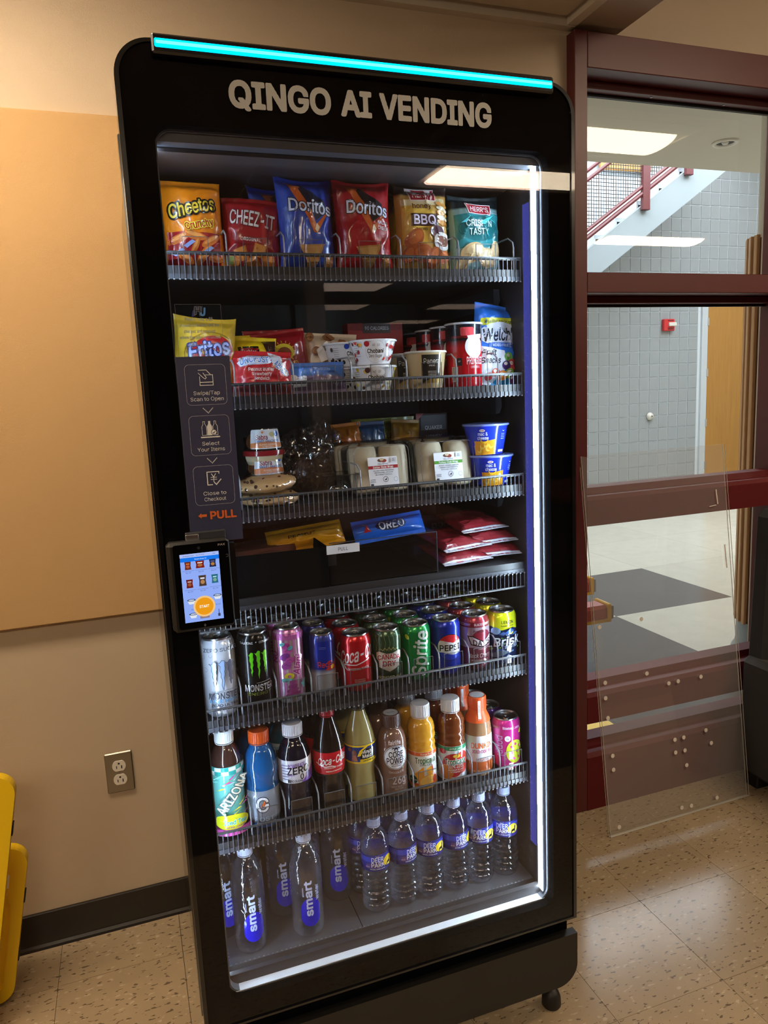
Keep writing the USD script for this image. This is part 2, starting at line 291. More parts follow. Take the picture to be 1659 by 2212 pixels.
# tackboard on the wall
t = thing('tackboard', 'large tan fibre tackboard fixed to the beige wall left of the vending machine', 'tackboard', (-1.22, D-.011, .895))
part('board', chbox(-1.3, .95, -.011, .011, 0, 1.222, .0025), 'tackboard', t)
part('staple', bx(-.0, .028, -.0125, -.011, 1.203, 1.2055), 'aluminium', t, label='small pale staple near the top edge')
t.GetAttribute('xformOp:translate').Set(Gf.Vec3d(-.32, D-.0125, .895))

# electrical outlet
t = thing('wall_outlet', 'steel plate double electrical outlet low on the beige wall', 'outlet', (-.1405, D, .4554))
part('cover_plate', cat([chbox(-.035, .035, -.006, 0, -.057, .057, .0025)]), 'steel', t, label='brushed steel cover plate')
for s in (1, -1):
    z = s*.0195
    face = sbox(-.0172, z-.0115, .0172, z+.0115).intersection(Point(0, z).buffer(.0175, quad_segs=16)).buffer(0)
    rc = part('receptacle', plate(sbox(-.0172, z-.0145, .0172, z+.0145).intersection(Point(0, z).buffer(.0172, quad_segs=16)), -.0085, -.0055), 'white_plastic', t)
    part('slots', cat([bx(-.0075, -.0055, -.0087, -.008, z-.007, z+.001), bx(.0052, .0078, -.0087, -.008, z-.008, z+.001), plate(Point(0, z+.007).buffer(.0026), -.0087, -.008)]), 'dark_slot', rc)
part('screw', xf(trimesh.creation.cylinder(.003, .0015, sections=16), rotm([1, 0, 0], 90), (0, -.0068, 0)), 'steel', t)

# ---- window to the hall: maroon frame, four panes
w = thing('window_1', None, None, kind='structure')
MR = 'maroon'
part('jamb', chbox(FX0, 1.323, FY, .822, 0, 2.437, .002), MR, w); part('jamb', chbox(FR, FX1, FY, .822, 0, 2.437, .002), MR, w)
part('head', chbox(1.323, FR, FY, .822, 2.34, 2.437, .002), MR, w)
part('rail', chbox(1.323, FR, FY, .822, 1.708, 1.768, .002), MR, w)
def sill(z0, z1, zt):
    pr = Polygon([(FY, z0), (FY, z1), (FY+.012, z1+.012), (FY+.05, z1+.012), (FY+.058, zt), (.805, zt), (.805, z1+.01), (.822, z1+.01), (.822, z0)])
    m = trimesh.creation.extrude_polygon(pr, FR-1.323, engine='earcut'); v = m.vertices.copy(); m.vertices = np.c_[1.323+v[:, 2], v[:, 0], v[:, 1]]; return m
part('rail', sill(.985, 1.068, 1.10), 'maroon_rail', w); part('rail', sill(.313, .405, .438), 'maroon_rail', w); part('bottom_rail', sill(.0, .19, .225), 'maroon_rail', w)
for z1, n in ((2.34, 3), (1.708, 2)):
    st = part('glazing_stop', chbox(1.323, FR, .765, .80, z1-.022, z1, .002), MR, w)
    part('screws', cat([xf(trimesh.creation.cylinder(.0045, .002, sections=10), None, (1.335+.29*k, .782, z1-.0225)) for k in range(n)]), 'steel', st)
    part('gasket', bx(1.323, FR, .80, .812, z1-.03, z1), 'rubber', w)
for z0, z1 in ((1.768, 2.335), (1.095, 1.705), (.43, .985), (.215, .313)):
    part('pane', flat(sbox(1.323, z0, FR, z1), .817), 'pane_window', w)

# ---- ceiling lamps: recessed troffers with a curved lens
def troffer(loc, label, group):
    L, W = .61, .285
    t = thing('ceiling_light', label, 'ceiling light', loc, group=group)
    ring = sbox(-L, -W, L, W).difference(sbox(-L+.02, -W+.02, L-.02, W-.02))
    part('frame', slab(ring, -.006, .002), 'ceiling_white', t)
    zz = [(-.25, .0), (-.18, -.004), (.18, -.004), (.25, 0)]
    part('reflector', cat([xf(bx(-L+.02, L-.02, -.055, .055, -.002, .0), rotm([1, 0, 0], s*6), (0, s*.21, .002)) for s in (-1, 1)]), 'ceiling_white', t)
    a = np.linspace(0, PI, 13); pr = Polygon([(-.158*math.cos(x), -.004-.04*math.sin(x)) for x in a])
    m = trimesh.creation.extrude_polygon(pr, 1.02, engine='earcut'); v = m.vertices.copy(); m.vertices = np.c_[v[:, 2]-.51, v[:, 0], v[:, 1]]
    part('lens', m, 'room_lamp', t)
    return t
t0 = troffer((2.42, -.70, 2.745), 'warm recessed ceiling light nearest the maroon window', 'room ceiling lights')
for i in range(2):
    for j in range(6):
        if (i or j) and (i, j) in ((0, 1), (1, 0), (1, 1)): copy(t0, f'warm recessed ceiling light, {("left", "right")[i]} column, {("first", "second", "third", "fourth", "fifth", "sixth")[j]} row from the window wall', (2.42+2.4*i, -.70-2.38*j, 2.745))
f0 = thing('louvre_light', 'dim flat ceiling light far back in the room, left column, mirrored in the glass', 'ceiling light', (2.8, -7.75, 2.748), group='dim far ceiling lights')
part('frame', slab(sbox(-.46, -.36, .46, .36).difference(sbox(-.44, -.34, .44, .34)), -.012, .0), 'ceiling_white', f0)
part('lens', bx(-.44, .44, -.34, .34, -.004, 0), 'far_lamp', f0)
part('louvre', cat([bx(-.44, .44, -.34+.075*k, -.336+.075*k, -.012, -.004) for k in range(10)]), 'ceiling_white', f0, kind='stuff')
for k, p in enumerate(((5.25, -9.8, 2.748), (5.4, -12.2, 2.748), (3.2, -9.8, 2.748))): copy(f0, f'dim flat ceiling light far back in the room, {("right column", "rearmost", "middle")[k]}, mirrored in the glass', p)
for i in range(2):
    for j in range(2): copy(t0, f'warm ceiling light in the low ceiling, {("nearest", "further from")[i]} the machine, {("by the tackboard", "behind the camera")[j]}', (-.62-2.4*i, .12-2.4*j, CZ-.001), group='low ceiling lights')

# ---- tables behind the camera, seen mirrored in the glass
def table(label, loc, L, W):
    t = thing('table', label, 'table', loc)
    part('table_top', slab(rrect(-L/2, L/2, -W/2, W/2, .25, 12), .715, .75), 'table_top', t)
    part('pedestal', lathe([(0, 0), (.28, 0), (.28, .015), (.05, .04), (.04, .06), (.04, .70), (.12, .715), (0, .715)], 32), 'black_matte', t)
table('brown wooden table mirrored in the vending machine glass, nearer one', (1.0, -2.75, 0), 1.5, .95)
table('brown wooden table mirrored in the vending machine glass, further right', (3.1, -2.9, 0), 1.3, .95)

# ================================================================ the hall behind the window
hf = struct('hall_floor', bx(-1, 10, .90, 7, -.1, -.003), 'floor_base')
for i in range(-3, 6):
    for j in range(-2, 5):
        x, y = 2.735+.914*i, 2.41+.905*j; dark = (i, j) in ((0, 0), (-1, -1)) or (j <= -2 and i <= 1)
        part('tile', bx(x+.0008, x+.9132, max(y, .905)+.0008, min(y+.9042, 6.8), -.003, 0), 'hall_dark_tile' if dark else 'hall_light_tile', hf)
struct('hall_ceiling', cat([bx(-1, 10, .88, 2.72, 2.75, 4.6), bx(-1, 10, 2.7, 7, 4.5, 4.6)]), 'hall_ceiling')
hw = struct('wall_hall', cat([bx(-1, 10, 6.81, 6.95, 0, 4.6), bx(-1.1, -1, .88, 6.95, 0, 4.6), bx(10, 10.1, .88, 6.95, 0, 4.6), bx(-1, FX0-.02, .88, .9, 0, 2.75), bx(FX1, 10, .88, .9, 0, 2.75), bx(FX0-.02, FX1, .88, .90, 2.44, 2.75)]), 'hall_plaster')
part('grout_bed', cat([bx(4.3, 7.37, 6.800, 6.81, 0, 4.3), bx(7.37, 9.4, 6.800, 6.81, 2.53, 4.3)]), 'grout', hw)
cand = []
for i in range(-8, 24):
    for k in range(-1, 26):
        x0, z0 = 5.59+.157*i, .134+.1672*k
        if (x0+.157 < 7.375 or z0 > 2.52) and z0 < 2.79+.68*(x0-5.8)+.12 and z0 > -.1: cand.append((x0, max(z0, .004), z0+.1672))
cand = [c for c in cand if c[1] < 4.15]; cand.sort(key=lambda c: (c[0]-.0)**2+(c[1]-1.4)**2)
tile = lambda c: chbox(c[0]+.005, c[0]+.152, 6.792, 6.801, c[1]+.005, c[2]-.005, .0015)
for c in cand[:300]: part('tile', tile(c), 'wall_tile', hw)
if cand[300:]: part('more_tiles', cat([tile(c) for c in cand[300:]]), 'wall_tile', hw, kind='stuff')
# daylight above the stairs and hall ceiling fixtures
t = thing('stair_skylight', 'bright skylight over the stairwell in the hall', 'skylight', (5.2, 4.7, 4.49))
part('glazing', bx(-2.6, 2.6, -1.5, 1.5, -.01, 0), 'skylight', t); part('frame', slab(sbox(-2.7, -1.6, 2.7, 1.6).difference(sbox(-2.6, -1.5, 2.6, 1.5)), -.03, .0), 'ceiling_white', t)
for k, x in enumerate((.9, 5.6)):
    t = thing('hall_light', ('hall ceiling light nearest the window', 'hall ceiling light further along the corridor')[k], 'ceiling light', (x, 1.75, 2.745))
    part('diffuser', chbox(-.55, .55, -.16, .16, -.03, 0, .01), 'hall_lamp', t); part('frame', slab(sbox(-.58, -.19, .58, .19).difference(sbox(-.55, -.16, .55, .16)), -.012, .004), 'ceiling_white', t)
t = thing('downlight', 'round recessed spot in the hall ceiling', 'downlight', (3.332, 2.25, 2.75))
part('trim_ring', torus(.062, .012, -.002), 'white_plastic', t, True); part('can', lathe([(.05, -.001), (.045, -.004), (.03, -.003), (.0, -.002)], 24), 'dark_slot', t, True); part('bulb', lathe([(0, -.014), (.014, -.012), (.02, -.004), (.02, 0)], 16), 'white_plastic', t, True)
# stairs
t = thing('staircase', 'pale staircase climbing to the right across the hall', 'staircase', (0, 0, 0))
sl = lambda x, o: 2.805+.675*(x-4.69)+o
part('stringer', plate(Polygon([(.55, sl(.55, -.34)), (6.95, sl(6.95, -.34)), (6.95, sl(6.95, 0)), (.55, sl(.55, 0))]), 5.5, 5.56), 'stair_paint', t)
part('soffit', plate(Polygon([(.55, sl(.55, -.34)), (6.95, sl(6.95, -.34)), (6.95, sl(6.95, -.30)), (.55, sl(.55, -.30))]), 5.56, 6.65), 'stair_paint', t)
for k in range(-2, 14):
    x = 3.2+.267*k; z = sl(x+.267, -.10)
    part('step', cat([bx(x, x+.29, 5.56, 6.65, z-.04, z), bx(x, x+.02, 5.56, 6.65, z-.18, z-.04)]), 'stair_tread', t)
t = thing('stair_railing', 'maroon stair railing with black wire mesh infill', 'railing', (0, 0, 0))
def rail(o, r, xa=3.4, xb=5.95): return tube([(xa, 5.47, sl(xa, o)), (xb, 5.47, sl(xb, o))], r, 8)
for o, r in ((.20, .02), (.13, .024), (.78, .022), (.69, .02)): part('rail', rail(o, r), MR, t)
for x in (3.75, 5.372, 5.93): part('post', chbox(x-.045, x+.045, 5.44, 5.49, sl(x, -.06), sl(x, .82), .004), MR, t)
ms = []
for k in range(83):
    x = 3.45+.030*k; ms.append(tube([(x, 5.475, sl(x, .2)), (x, 5.475, sl(x, .69))], .0035, 4, False))
for k in range(90):
    z = 2.2+.036*k; xs = [4.69+(z-2.805-o)/.675 for o in (.69, .2)]; ms.append(tube([(max(xs[0], 3.42), 5.475, z), (min(xs[1], 5.9), 5.475, z)], .0035, 4, False)) if xs[1] > 3.5 and xs[0] < 5.85 else None
part('wire_mesh', cat(ms), 'black_matte', t, kind='stuff')
t = thing('upper_cabinet', 'orange wooden panel glimpsed through the stair railing at the top', 'panel', (5.9, 6.70, 3.0)); part('panel', chbox(-.2, .9, 0, .04, .98, 1.44, .01), 'door_wood', t)
# wooden door
t = thing('door_1', None, None, kind='structure')
part('door_leaf', chbox(7.46, 8.36, 6.775, 6.82, .01, 2.45, .003), 'door_wood', t)
part('door_frame', plate(sbox(7.36, 0, 8.46, 2.53).difference(sbox(7.455, 0, 8.365, 2.455)), 6.765, 6.83), 'door_frame_paint', t)
for z in (2.17, 1.5, .83, .25): part('hinge', chbox(7.445, 7.478, 6.762, 6.78, z-.055, z+.055, .004), 'aluminium', t)
hd = part('handle', tube([(8.19, 6.73, 1.02), (8.19, 6.73, 1.42)], .011, 10), 'steel', t); part('handle_mount', cat([tube([(8.19, 6.73, z), (8.19, 6.78, z)], .011, 8) for z in (1.05, 1.39)]), 'steel', hd)
t = thing('fire_alarm', 'red fire alarm strobe on the grey tiled hall wall', 'fire alarm', (6.80, 6.79, 2.135))
part('housing', chbox(-.085, .085, -.055, 0, -.075, .075, .008), 'alarm_red', t); part('strobe', chbox(-.02, .10, -.08, -.05, -.02, .03, .008), 'white_plastic', t, label='clear strobe lens'); part('grille', cat([bx(-.03, .06, -.0565, -.05, z, z+.008) for z in (-.06, -.045, .05)]), 'dark_slot', t, kind='stuff')
t = thing('wall_bumper', 'round pale door stop on the grey tiled wall', 'door stop', (6.54, 6.79, .967))
part('dome', xf(lathe([(0, 0), (.05, 0), (.05, .02), (.035, .045), (0, .055)], 24), rotm([1, 0, 0], 90)), 'white_plastic', t, True); part('screw', xf(trimesh.creation.cylinder(.01, .01, sections=12), rotm([1, 0, 0], 90), (0, -.055, 0)), 'steel', t)
# slatted column
cx, cy = 3.139, 1.532
t = thing('slatted_column', 'round hall column wrapped in vertical wooden slats on a grey base', 'column', (cx, cy, 0))
part('shaft', lathe([(.200, 2.0), (.200, 2.75)], 48), 'hall_plaster', t, True, label='smooth pale upper shaft'); part('core', lathe([(0, .12), (.236, .12), (.236, 2.085), (.0, 2.085)], 48), 'slat_core', t, 40)
part('base', lathe([(0, 0), (.262, 0), (.258, .01), (.245, .03), (.240, .06), (.240, .17), (0, .17)], 48), 'grey_base', t, 40, label='grey coved base')
for k in range(30):
    a = 12*k; part('slat', xf(chbox(.232, .252, -.0125, .0125, .165, 2.10, .003), rotm([0, 0, 1], a)), 'slat_light', t)
# red and yellow equipment in the hall
t = thing('hall_equipment', 'red padded arms with yellow edging on a yellow foot, cut off by the window frame', 'equipment', (1.6, 1.3, 0))
def arm(x1, y0, z0, z1):
    part('arm', cat([chbox(-.45, x1, y0, y0+.09, z0, z1, .012)]), 'red_vinyl', t); part('trim', cat([chbox(x1-.005, x1+.012, y0-.006, y0+.096, z0-.006, z1+.006, .004), bx(-.45, x1, y0-.005, y0, z0-.004, z0+.008)]), 'yellow_paint', t); part('end_cap', chbox(x1+.012, x1+.026, y0, y0+.09, z0+.004, z1-.004, .003), 'grey_base', t)
arm(.205, .05, .535, .60); arm(.155, -.14, .475, .54)
part('foot', cat([plate(Polygon([(-.40, .04), (-.2, .04), (.10, .03), (.17, .028), (.19, 0), (-.40, 0)]), -.17, -.12), plate(Polygon([(-.40, .16), (-.25, .09), (-.05, .05), (.0, .05), (.0, .02), (-.4, .06)]), -.16, -.13)]), 'yellow_plastic', t); part('upright', chbox(-.42, -.34, -.16, .12, 0, .56, .01), 'yellow_plastic', t)

# ================================================================ loose things by the window
t = thing('acrylic_sheet', 'clear acrylic sheet with white dots leaning on the maroon window', 'acrylic sheet', (1.30, .527, .002), (-7.25, 0, 1.4))
T_ = .012
part('sheet', flat(sbox(0, 0, .58, 1.22), T_/2), 'acrylic_sheet', t)
part('edge', cat([bx(-.0012, 0, 0, .0016, 0, 1.22), bx(-.0012, 0, T_-.0016, T_, 0, 1.22), bx(.58, .5812, 0, .0016, 0, 1.22), bx(.58, .5812, T_-.0016, T_, 0, 1.22), bx(0, .58, 0, T_, -.001, .0), bx(0, .58, T_-.001, T_, 1.22, 1.2205)]), 'acrylic_edge', t, label='pale sawn edges')
for x, z in [(.023, .498), (.187, .499), (.272, .451), (.311, .451), (.407, .449), (.02, .449), (.023, .384), (.28, .26), (.317, .26), (.412, .265), (.431, .217), (.279, .217), (.318, .216), (.321, .165), (.03, .26), (.029, .215), (.034, .026), (.288, .028), (.328, .025), (.439, .026), (.018, .678), (.181, .679)]:
    part('dot', plate(Point(x, z).buffer(.0068, quad_segs=6), -.0008, 0), 'sticker', t)
part('scuff', cat([plate(affinity.rotate(sbox(.528, 1.02, .532, 1.07), 4), -.0006, 0), plate(affinity.rotate(sbox(.495, 1.015, .525, 1.0175), 5), -.0006, 0), plate(affinity.rotate(sbox(.548, .80, .553, .88), 2), -.0006, 0)]), 'sticker', t, kind='stuff')
t = thing('armchair', 'dark grey upholstered armchair cut off by the right edge of the photo', 'armchair', (1.93, .66, 0))
part('seat', chbox(.10, .62, -.60, -.02, .20, .43, .03), 'grey_fabric', t)
part('backrest', xf(chbox(-.002, .70, -.11, -.01, .30, .99, .025), rotm([0, 1, 0], 2)), 'grey_fabric', t)
part('arm', chbox(-.012, .10, -.47, -.02, .045, .475, .02), 'chair_side', t); part('arm', chbox(.62, .73, -.47, -.02, .045, .475, .02), 'chair_side', t)
for x in (.035, .68):
    for y in (-.42, -.07): part('leg', chbox(x-.03, x+.03, y-.03, y+.03, 0, .05, .004), 'black_matte', t)
# yellow boards leaning by the wall
def yboard(loc, rot, h, label):
    t = thing('yellow_board', label, 'plastic board', loc, rot, 'yellow boards by the wall')
    o = rrect(-.30, 0, 0, h, .042, 8).difference(rrect(-.074, -.036, h-.115, h-.062, .004, 4)); inner = rrect(-.27, -.026, .03, h-.125, .02, 5)
    part('panel', cat([plate(o.difference(inner), 0, .034), plate(inner, .008, .026)]), 'yellow_plastic', t)
    for z in (.10, h-.14): part('rubber_foot', bx(-.002, .003, .010, .024, z, z+.03), 'rubber', t)
yboard((-.432, .545, .0), (-5, 11, 0), .385, 'yellow plastic board with a slot handle standing lowest against the wall')
yboard((-.468, .445, .0), (-5, 11, 0), .615, 'taller yellow plastic board cut off by the left edge of the photo')

# ================================================================ the vending machine
W, H = .806, 1.992
vm = thing('vending_machine', 'tall black glass-front vending machine with a cyan light bar on top', 'vending machine', (0, 0, 0))
WX0, WX1, WZ0, WZ1 = .045, .759, .2966, 1.8705
IX0, IX1, IZ0, IZ1, IY0, IY1 = .043, .763, .278, 1.845, .055, .60
cab = cat([bx(.0, .012, .052, .70, .09, 1.862), bx(W-.012, W, .052, .70, .09, 1.862), bx(.012, W-.012, .052, .70, 1.85, 1.862), bx(.012, W-.012, .052, .70, .09, .25), bx(.012, W-.012, .66, .70, .25, 1.85)])
part('cabinet', cab, 'black_trim', vm)
part('handle_strip', chbox(-.010, .0, .03, .075, .262, 1.862, .003), 'black_trim', vm, label='full-height black pull strip on the left edge of the door')
lin = cat([bx(.012, IX0, IY0, .66, .25, 1.85), bx(IX1, W-.012, IY0, .66, .25, 1.85), bx(IX0, IX1, IY0, .66, 1.845, 1.85), bx(IX0, IX1, IY0, .66, .25, .268), bx(IX0, IX1, .60, .66, .268, 1.845)])
part('liner', lin, 'liner', vm)
part('back_slots', cat([bx(.12+.03*i, .128+.03*i, .597, .60, z, z+.06) for i in range(19) for z in (1.70, 1.50, 1.28)]), 'black_mask', vm, kind='stuff')
part('back_uprights', cat([bx(x, x+.022, .585, .60, .30, 1.82) for x in (.06, .39, .722)]), 'shelf_deck', vm, kind='stuff')
# door
outer = rrect(-.0075, W+.0075, .25, H, .058, 12).union(sbox(-.0075, .25, W+.0075, .6))
glass = rrect(.0, W, .2545, H-.0055, .052, 12).union(sbox(0, .2545, W, .6))
win = rrect(WX0, WX1, WZ0, WZ1, .028, 8)
part('door_trim', plate(outer.difference(glass), -.002, .052), 'black_trim', vm, 40)
mask = part('door_mask', plate(glass.difference(win), .0045, .05), 'black_mask', vm)
part('door_glass', flat(glass.buffer(-.0003), .001), 'pane_outer', vm)
part('inner_glass', flat(win.buffer(.004), .021), 'pane_inner', vm)
wi = rrect(WX0+.010, WX1-.010, WZ0+.012, WZ1-.012, .02, 8)
part('spacer', plate(rrect(WX0-.001, WX1+.001, WZ0-.001, WZ1+.001, .028, 8).difference(rrect(WX0+.0035, WX1-.0035, WZ0+.0035, WZ1-.0035, .025, 8)), .0245, .05), 'spacer', vm, label='pale spacer rim inside the door glass')
part('top_rail', bx(WX0+.004, WX1-.004, .026, .052, WZ1-.019, WZ1-.006), 'liner_edge', vm)
part('side_jamb', bx(WX1-.0135, WX1-.006, .030, .054, WZ0+.01, WZ1-.01), 'liner_edge', vm)
part('lower_ledge', bx(WX0+.012, WX1-.004, .0235, .0425, WZ0+.0035, WZ0+.005), 'white_ledge', vm, label='white ledge along the bottom of the window')
part('door_step', bx(WX0+.004, WX1-.004, .0425, .054, WZ0+.004, WZ0+.026), 'liner', vm)
# light strips
for x, s in ((.7448, -1), (.0470, 1)):     # the strips face each other across the opening
    y0, y1 = ((.0285, .0465), (.040, .056))[s > 0]
    part('light_strip', bx(min(x, x-s*.0015), max(x, x-s*.0015), y0, y1, .315, WZ1-.012), 'led_white', vm)
part('light_chips', cat([trimesh.Trimesh([(.7430, .033, z), (.7430, .042, z), (.7430, .042, z+.0062), (.7430, .033, z+.0062)], [(0, 2, 1), (0, 3, 2)], process=False) for z in .32+.0142*np.arange(109)]), 'led_chip', vm, kind='stuff')
part('rear_light', bx(.7612, .7632, .080, .106, .39, 1.80), 'led_violet', vm, label='dim violet light line behind the white strip')
# light bar and lettering on the header
part('light_bar_housing', chbox(.051, .761, -.014, .03, 1.9665, 1.9955, .003), 'black_trim', vm)
bar = part('light_bar', chbox(.055, .757, -.0165, -.012, 1.9745, 1.9875, .0018), 'led_cyan', vm, label='glowing cyan light bar')
part('bright_core', chbox(.057, .755, -.018, -.0155, 1.979, 1.9835, .001), 'led_cyan_core', bar)
a = Art(); x = .167
a.text('QINGO', .250, 1.9225, .0395, 'c9c5bd', .168); a.text('AI', .380, 1.9235, .0385, 'c9c5bd', .053); a.text('VENDING', .5305, 1.9235, .0385, 'c9c5bd', .213)
L_, _ = text2d('Q', True)
for s_, xc, zc, w_ in (('QINGO', .2505, 1.9225, .168), ('AI', .3805, 1.9235, .053), ('VENDING', .5305, 1.9235, .213)):
    b = Art(); b.text(s_, xc, zc, .0375, 'ffffff', w_, grow=(.0013, 'ffffff')); g = [q for q in b.items[:-1]]
    m = cat([trimesh.Trimesh(np.c_[v[:, 0], np.full(len(v), -.0004), v[:, 1]], f, process=False) for v, f, c in g])
    part('lettering', m, 'letter_white', vm)
# kick panel and feet
kp = rrect(-.006, W+.008, .088, .213, .05, 10).union(sbox(-.006, .17, W+.008, .213))
part('kick_panel', plate(kp, -.004, .016), 'black_panel', vm); part('kick_recess', bx(.004, W-.004, .02, .06, .205, .24), 'black_mask', vm)
for x, y in ((.035, .045), (.775, .045), (.035, .63), (.775, .63)):
    f_ = part('foot', xf(lathe([(0, 0), (.020, 0), (.0225, .004), (.0215, .024), (.017, .036), (.008, .043), (0, .043)], 24), None, (x, y, 0)), 'rubber', vm, 40)
    part('stem', xf(trimesh.creation.cylinder(.0052, .055, sections=16), None, (x, y, .066)), 'chrome', f_, 40)
# ---- printed signs on the glass
A0 = Art()
A0.rect(.046, 1.196, .1345, 1.510, '3e4060'); A0.rect(.0462, 1.1965, .0466, 1.5095, '70728a')
WH = 'ffffff'
def frame(cx, cz, w, h): A0.poly(rrect(cx-w/2, cx+w/2, cz-h/2, cz+h/2, .008).difference(rrect(cx-w/2+.0006, cx+w/2-.0006, cz-h/2+.0006, cz+h/2-.0006, .0075)), 'b8bac8')
for cz, l1, l2 in ((1.4635, 'Swipe/Tap', 'Scan to Open'), (1.379, 'Select', 'Your Items'), (1.294, 'Close to', 'Checkout')):
    frame(.0922, cz, .067, .067); A0.text(l1, .0922, cz-.0135, .0062, WH, len(l1)*.0048, False); A0.text(l2, .0922, cz-.0235, .0062, WH, len(l2)*.00455, False)
for cz in (1.4205, 1.336):
    for k in range(-5, 6): A0.ell(.0922+.00155*k, cz-.004+abs(k)*.0016, .00085, .00085, WH)
c = 1.4635+.010    # card and hand
A0.line([(.0805, c+.014), (.094, c+.014), (.101, c+.006), (.104, c+.006), (.104, c-.011), (.0825, c-.011), (.0825, c+.004)], .0012, WH); A0.line([(.0825, c-.006), (.104, c-.006)], .0014, WH)
A0.line([(.0805, c+.0095), (.089, c+.001), (.0915, c-.0005), (.0935, c+.0015), (.0885, c+.0095)], .0012, WH); A0.line([(.092, c+.006), (.102, c+.006)], .0011, WH)
c = 1.379+.012     # three bottles
def bot(x, fill):
    g = Polygon([(x-.0042, c-.012), (x+.0042, c-.012), (x+.0042, c+.003), (x+.0018, c+.0075), (x+.0018, c+.012), (x-.0018, c+.012), (x-.0018, c+.0075), (x-.0042, c+.003)]); A0.poly(g if fill else g.difference(g.buffer(-.0008)), WH)
bot(.0832, 0); bot(.1015, 0); bot(.0922, 1); A0.rect(.0765, c-.016, .1085, c-.0138, WH); A0.ell(.099, c-.007, .0048, .0048, '3e4060'); A0.ell(.099, c-.007, .0040, .0040, WH); A0.line([(.097, c-.007), (.0985, c-.009), (.1012, c-.005)], .001, '3e4060')
c = 1.294+.011     # yen and tick
A0.line([(.1015, c+.008), (.1015, c+.012), (.0815, c+.012), (.0815, c-.010), (.090, c-.010)], .0016, WH); A0.line([(.0925, c-.006), (.096, c-.010), (.1045, c-.001)], .0018, WH)
A0.line([(.0885, c+.009), (.0922, c+.003), (.096, c+.009)], .0013, WH); A0.line([(.0922, c+.003), (.0922, c-.006)], .0013, WH); A0.line([(.087, c+.0025), (.0975, c+.0025)], .0012, WH); A0.line([(.087, c-.001), (.0975, c-.001)], .0012, WH)
OR = 'f0783c'
A0.text('PULL', .1035, 1.2425, .0125, OR, .044, grow=(.0004, OR)); A0.pg([(.061, 1.243), (.0665, 1.2475), (.0665, 1.2452), (.0755, 1.2452), (.0755, 1.2408), (.0665, 1.2408), (.0665, 1.2385)], OR)
printed('instruction_sign', A0, on_front(-.0006), vm, 'print', eps=.00002, base=.0)
N0 = Art(); N0.poly(sbox(.0525, 1.5065, .1265, 1.594).difference(sbox(.0529, 1.5069, .1261, 1.5936)), '7a7784')
N0.pg([(.0800, 1.575), (.0835, 1.575), (.0855, 1.585), (.0905, 1.585), (.0905, 1.575), (.094, 1.575), (.097, 1.591), (.086, 1.591), (.0845, 1.583), (.083, 1.591)], '4a4d6a'); N0.text('H', .0885, 1.584, .0115, '20222c', grow=(.0006, '8a90a8')); N0.text('J', .0965, 1.582, .012, '5a9be6', shear=.1, grow=(.0005, '5a9be6')); N0.line([(.079, 1.574), (.0815, 1.584)], .0018, '3a41a0')
for k, s_ in enumerate(('Please note, a $5', 'preauthorization will be', 'charged and removed', 'when the sale is finalized')): N0.text(s_, .0892, 1.5705-.0098*k, .0048, '9a9cae', min(.066, len(s_)*.00265), True)
for k, s_ in enumerate(('usually within 24', 'hours', '484-876-5040')): N0.text(s_, .0892, 1.5295-.0088*k, .0040, '9a9cae', len(s_)*.0026, True)
printed('notice_sticker', N0, on_front(-.0003), vm, 'print', eps=.00002, base=.0)

# ---- shelves: a deck, a lip, a fence of thin bars, lane dividers and clear pusher plates
def shelf(z, div, hang=False, push=True, x0=IX0+.004, x1=.7455, plates=None):
    yf = .092
    s = part('shelf', cat([bx(x0, x1, yf+.006, .585, z-.006, z-.0005), bx(x0, x1, yf, yf+.006, z-.020, z+.002)]), 'shelf_deck', vm)
    part('shelf_lip', cat([bx(x0, x1, yf-.0015, yf, z-.021, z-.012), bx(x1, x1+.001, yf, yf+.02, z-.02, z-.006)]), 'liner_edge', s)
    za, zb = (z-.018, z-.052) if hang else (z-.020, z+.024)
    part('fence_rod', cat([tube([(x0+.004, yf-.002, zb), (x1, yf-.002, zb)], .0022, 6)]+([] if hang else [bx(x0+.004, x1, yf-.001, yf+.001, zb-.004, zb+.001)])), 'rack_rod', s)
    n = 72; part('fence_bars', cat([tube([(x0+.006+(x1-x0-.007)*k/(n-1), yf-.003, za), (x0+.006+(x1-x0-.007)*k/(n-1), yf-.003, zb)], .0008, 5) for k in range(n)]), 'rack_bar', s, kind='stuff')
    part('bar_feet', cat([bx(x0+.0045+(x1-x0-.007)*k/(n-1), x0+.0075+(x1-x0-.007)*k/(n-1), yf-.0045, yf-.002, z-.0225, z-.0205) for k in range(n)]), 'divider_wire', s, kind='stuff')
    for x in div: part('divider', tube([(x, yf+.006, z), (x, yf+.006, z+.045), (x+.0005, yf+.010, z+.057), (x, yf+.028, z+.068), (x, .50, z+.068)], .0016, 6), 'divider_wire', s)
    for x in (plates if plates is not None else [(a+b)/2 for a, b in zip(div[:-1], div[1:])] if push else []):
        part('pusher_plate', flat(sbox(x-.022, z+.001, x+.022, z+.052), yf+.0085), 'clear_plate', s); part('plate_edge', plate(sbox(x-.022, z+.001, x+.022, z+.0525).difference(sbox(x-.0213, z, x+.0213, z+.0518)), yf+.0074, yf+.0092), 'plate_line', s)
    for x in (IX0+.002, .742): part('bracket', plate(Polygon([(x, z-.021), (x+.014, z-.021), (x+.016, z-.045), (x+.010, z-.060), (x, z-.062)]), .20, .585), 'liner_edge', s)
    return s
Z1, Z2, Z3, Z4, Z5, Z6, Z7 = 1.669, 1.440, 1.230, 1.060, .829, .573, .300
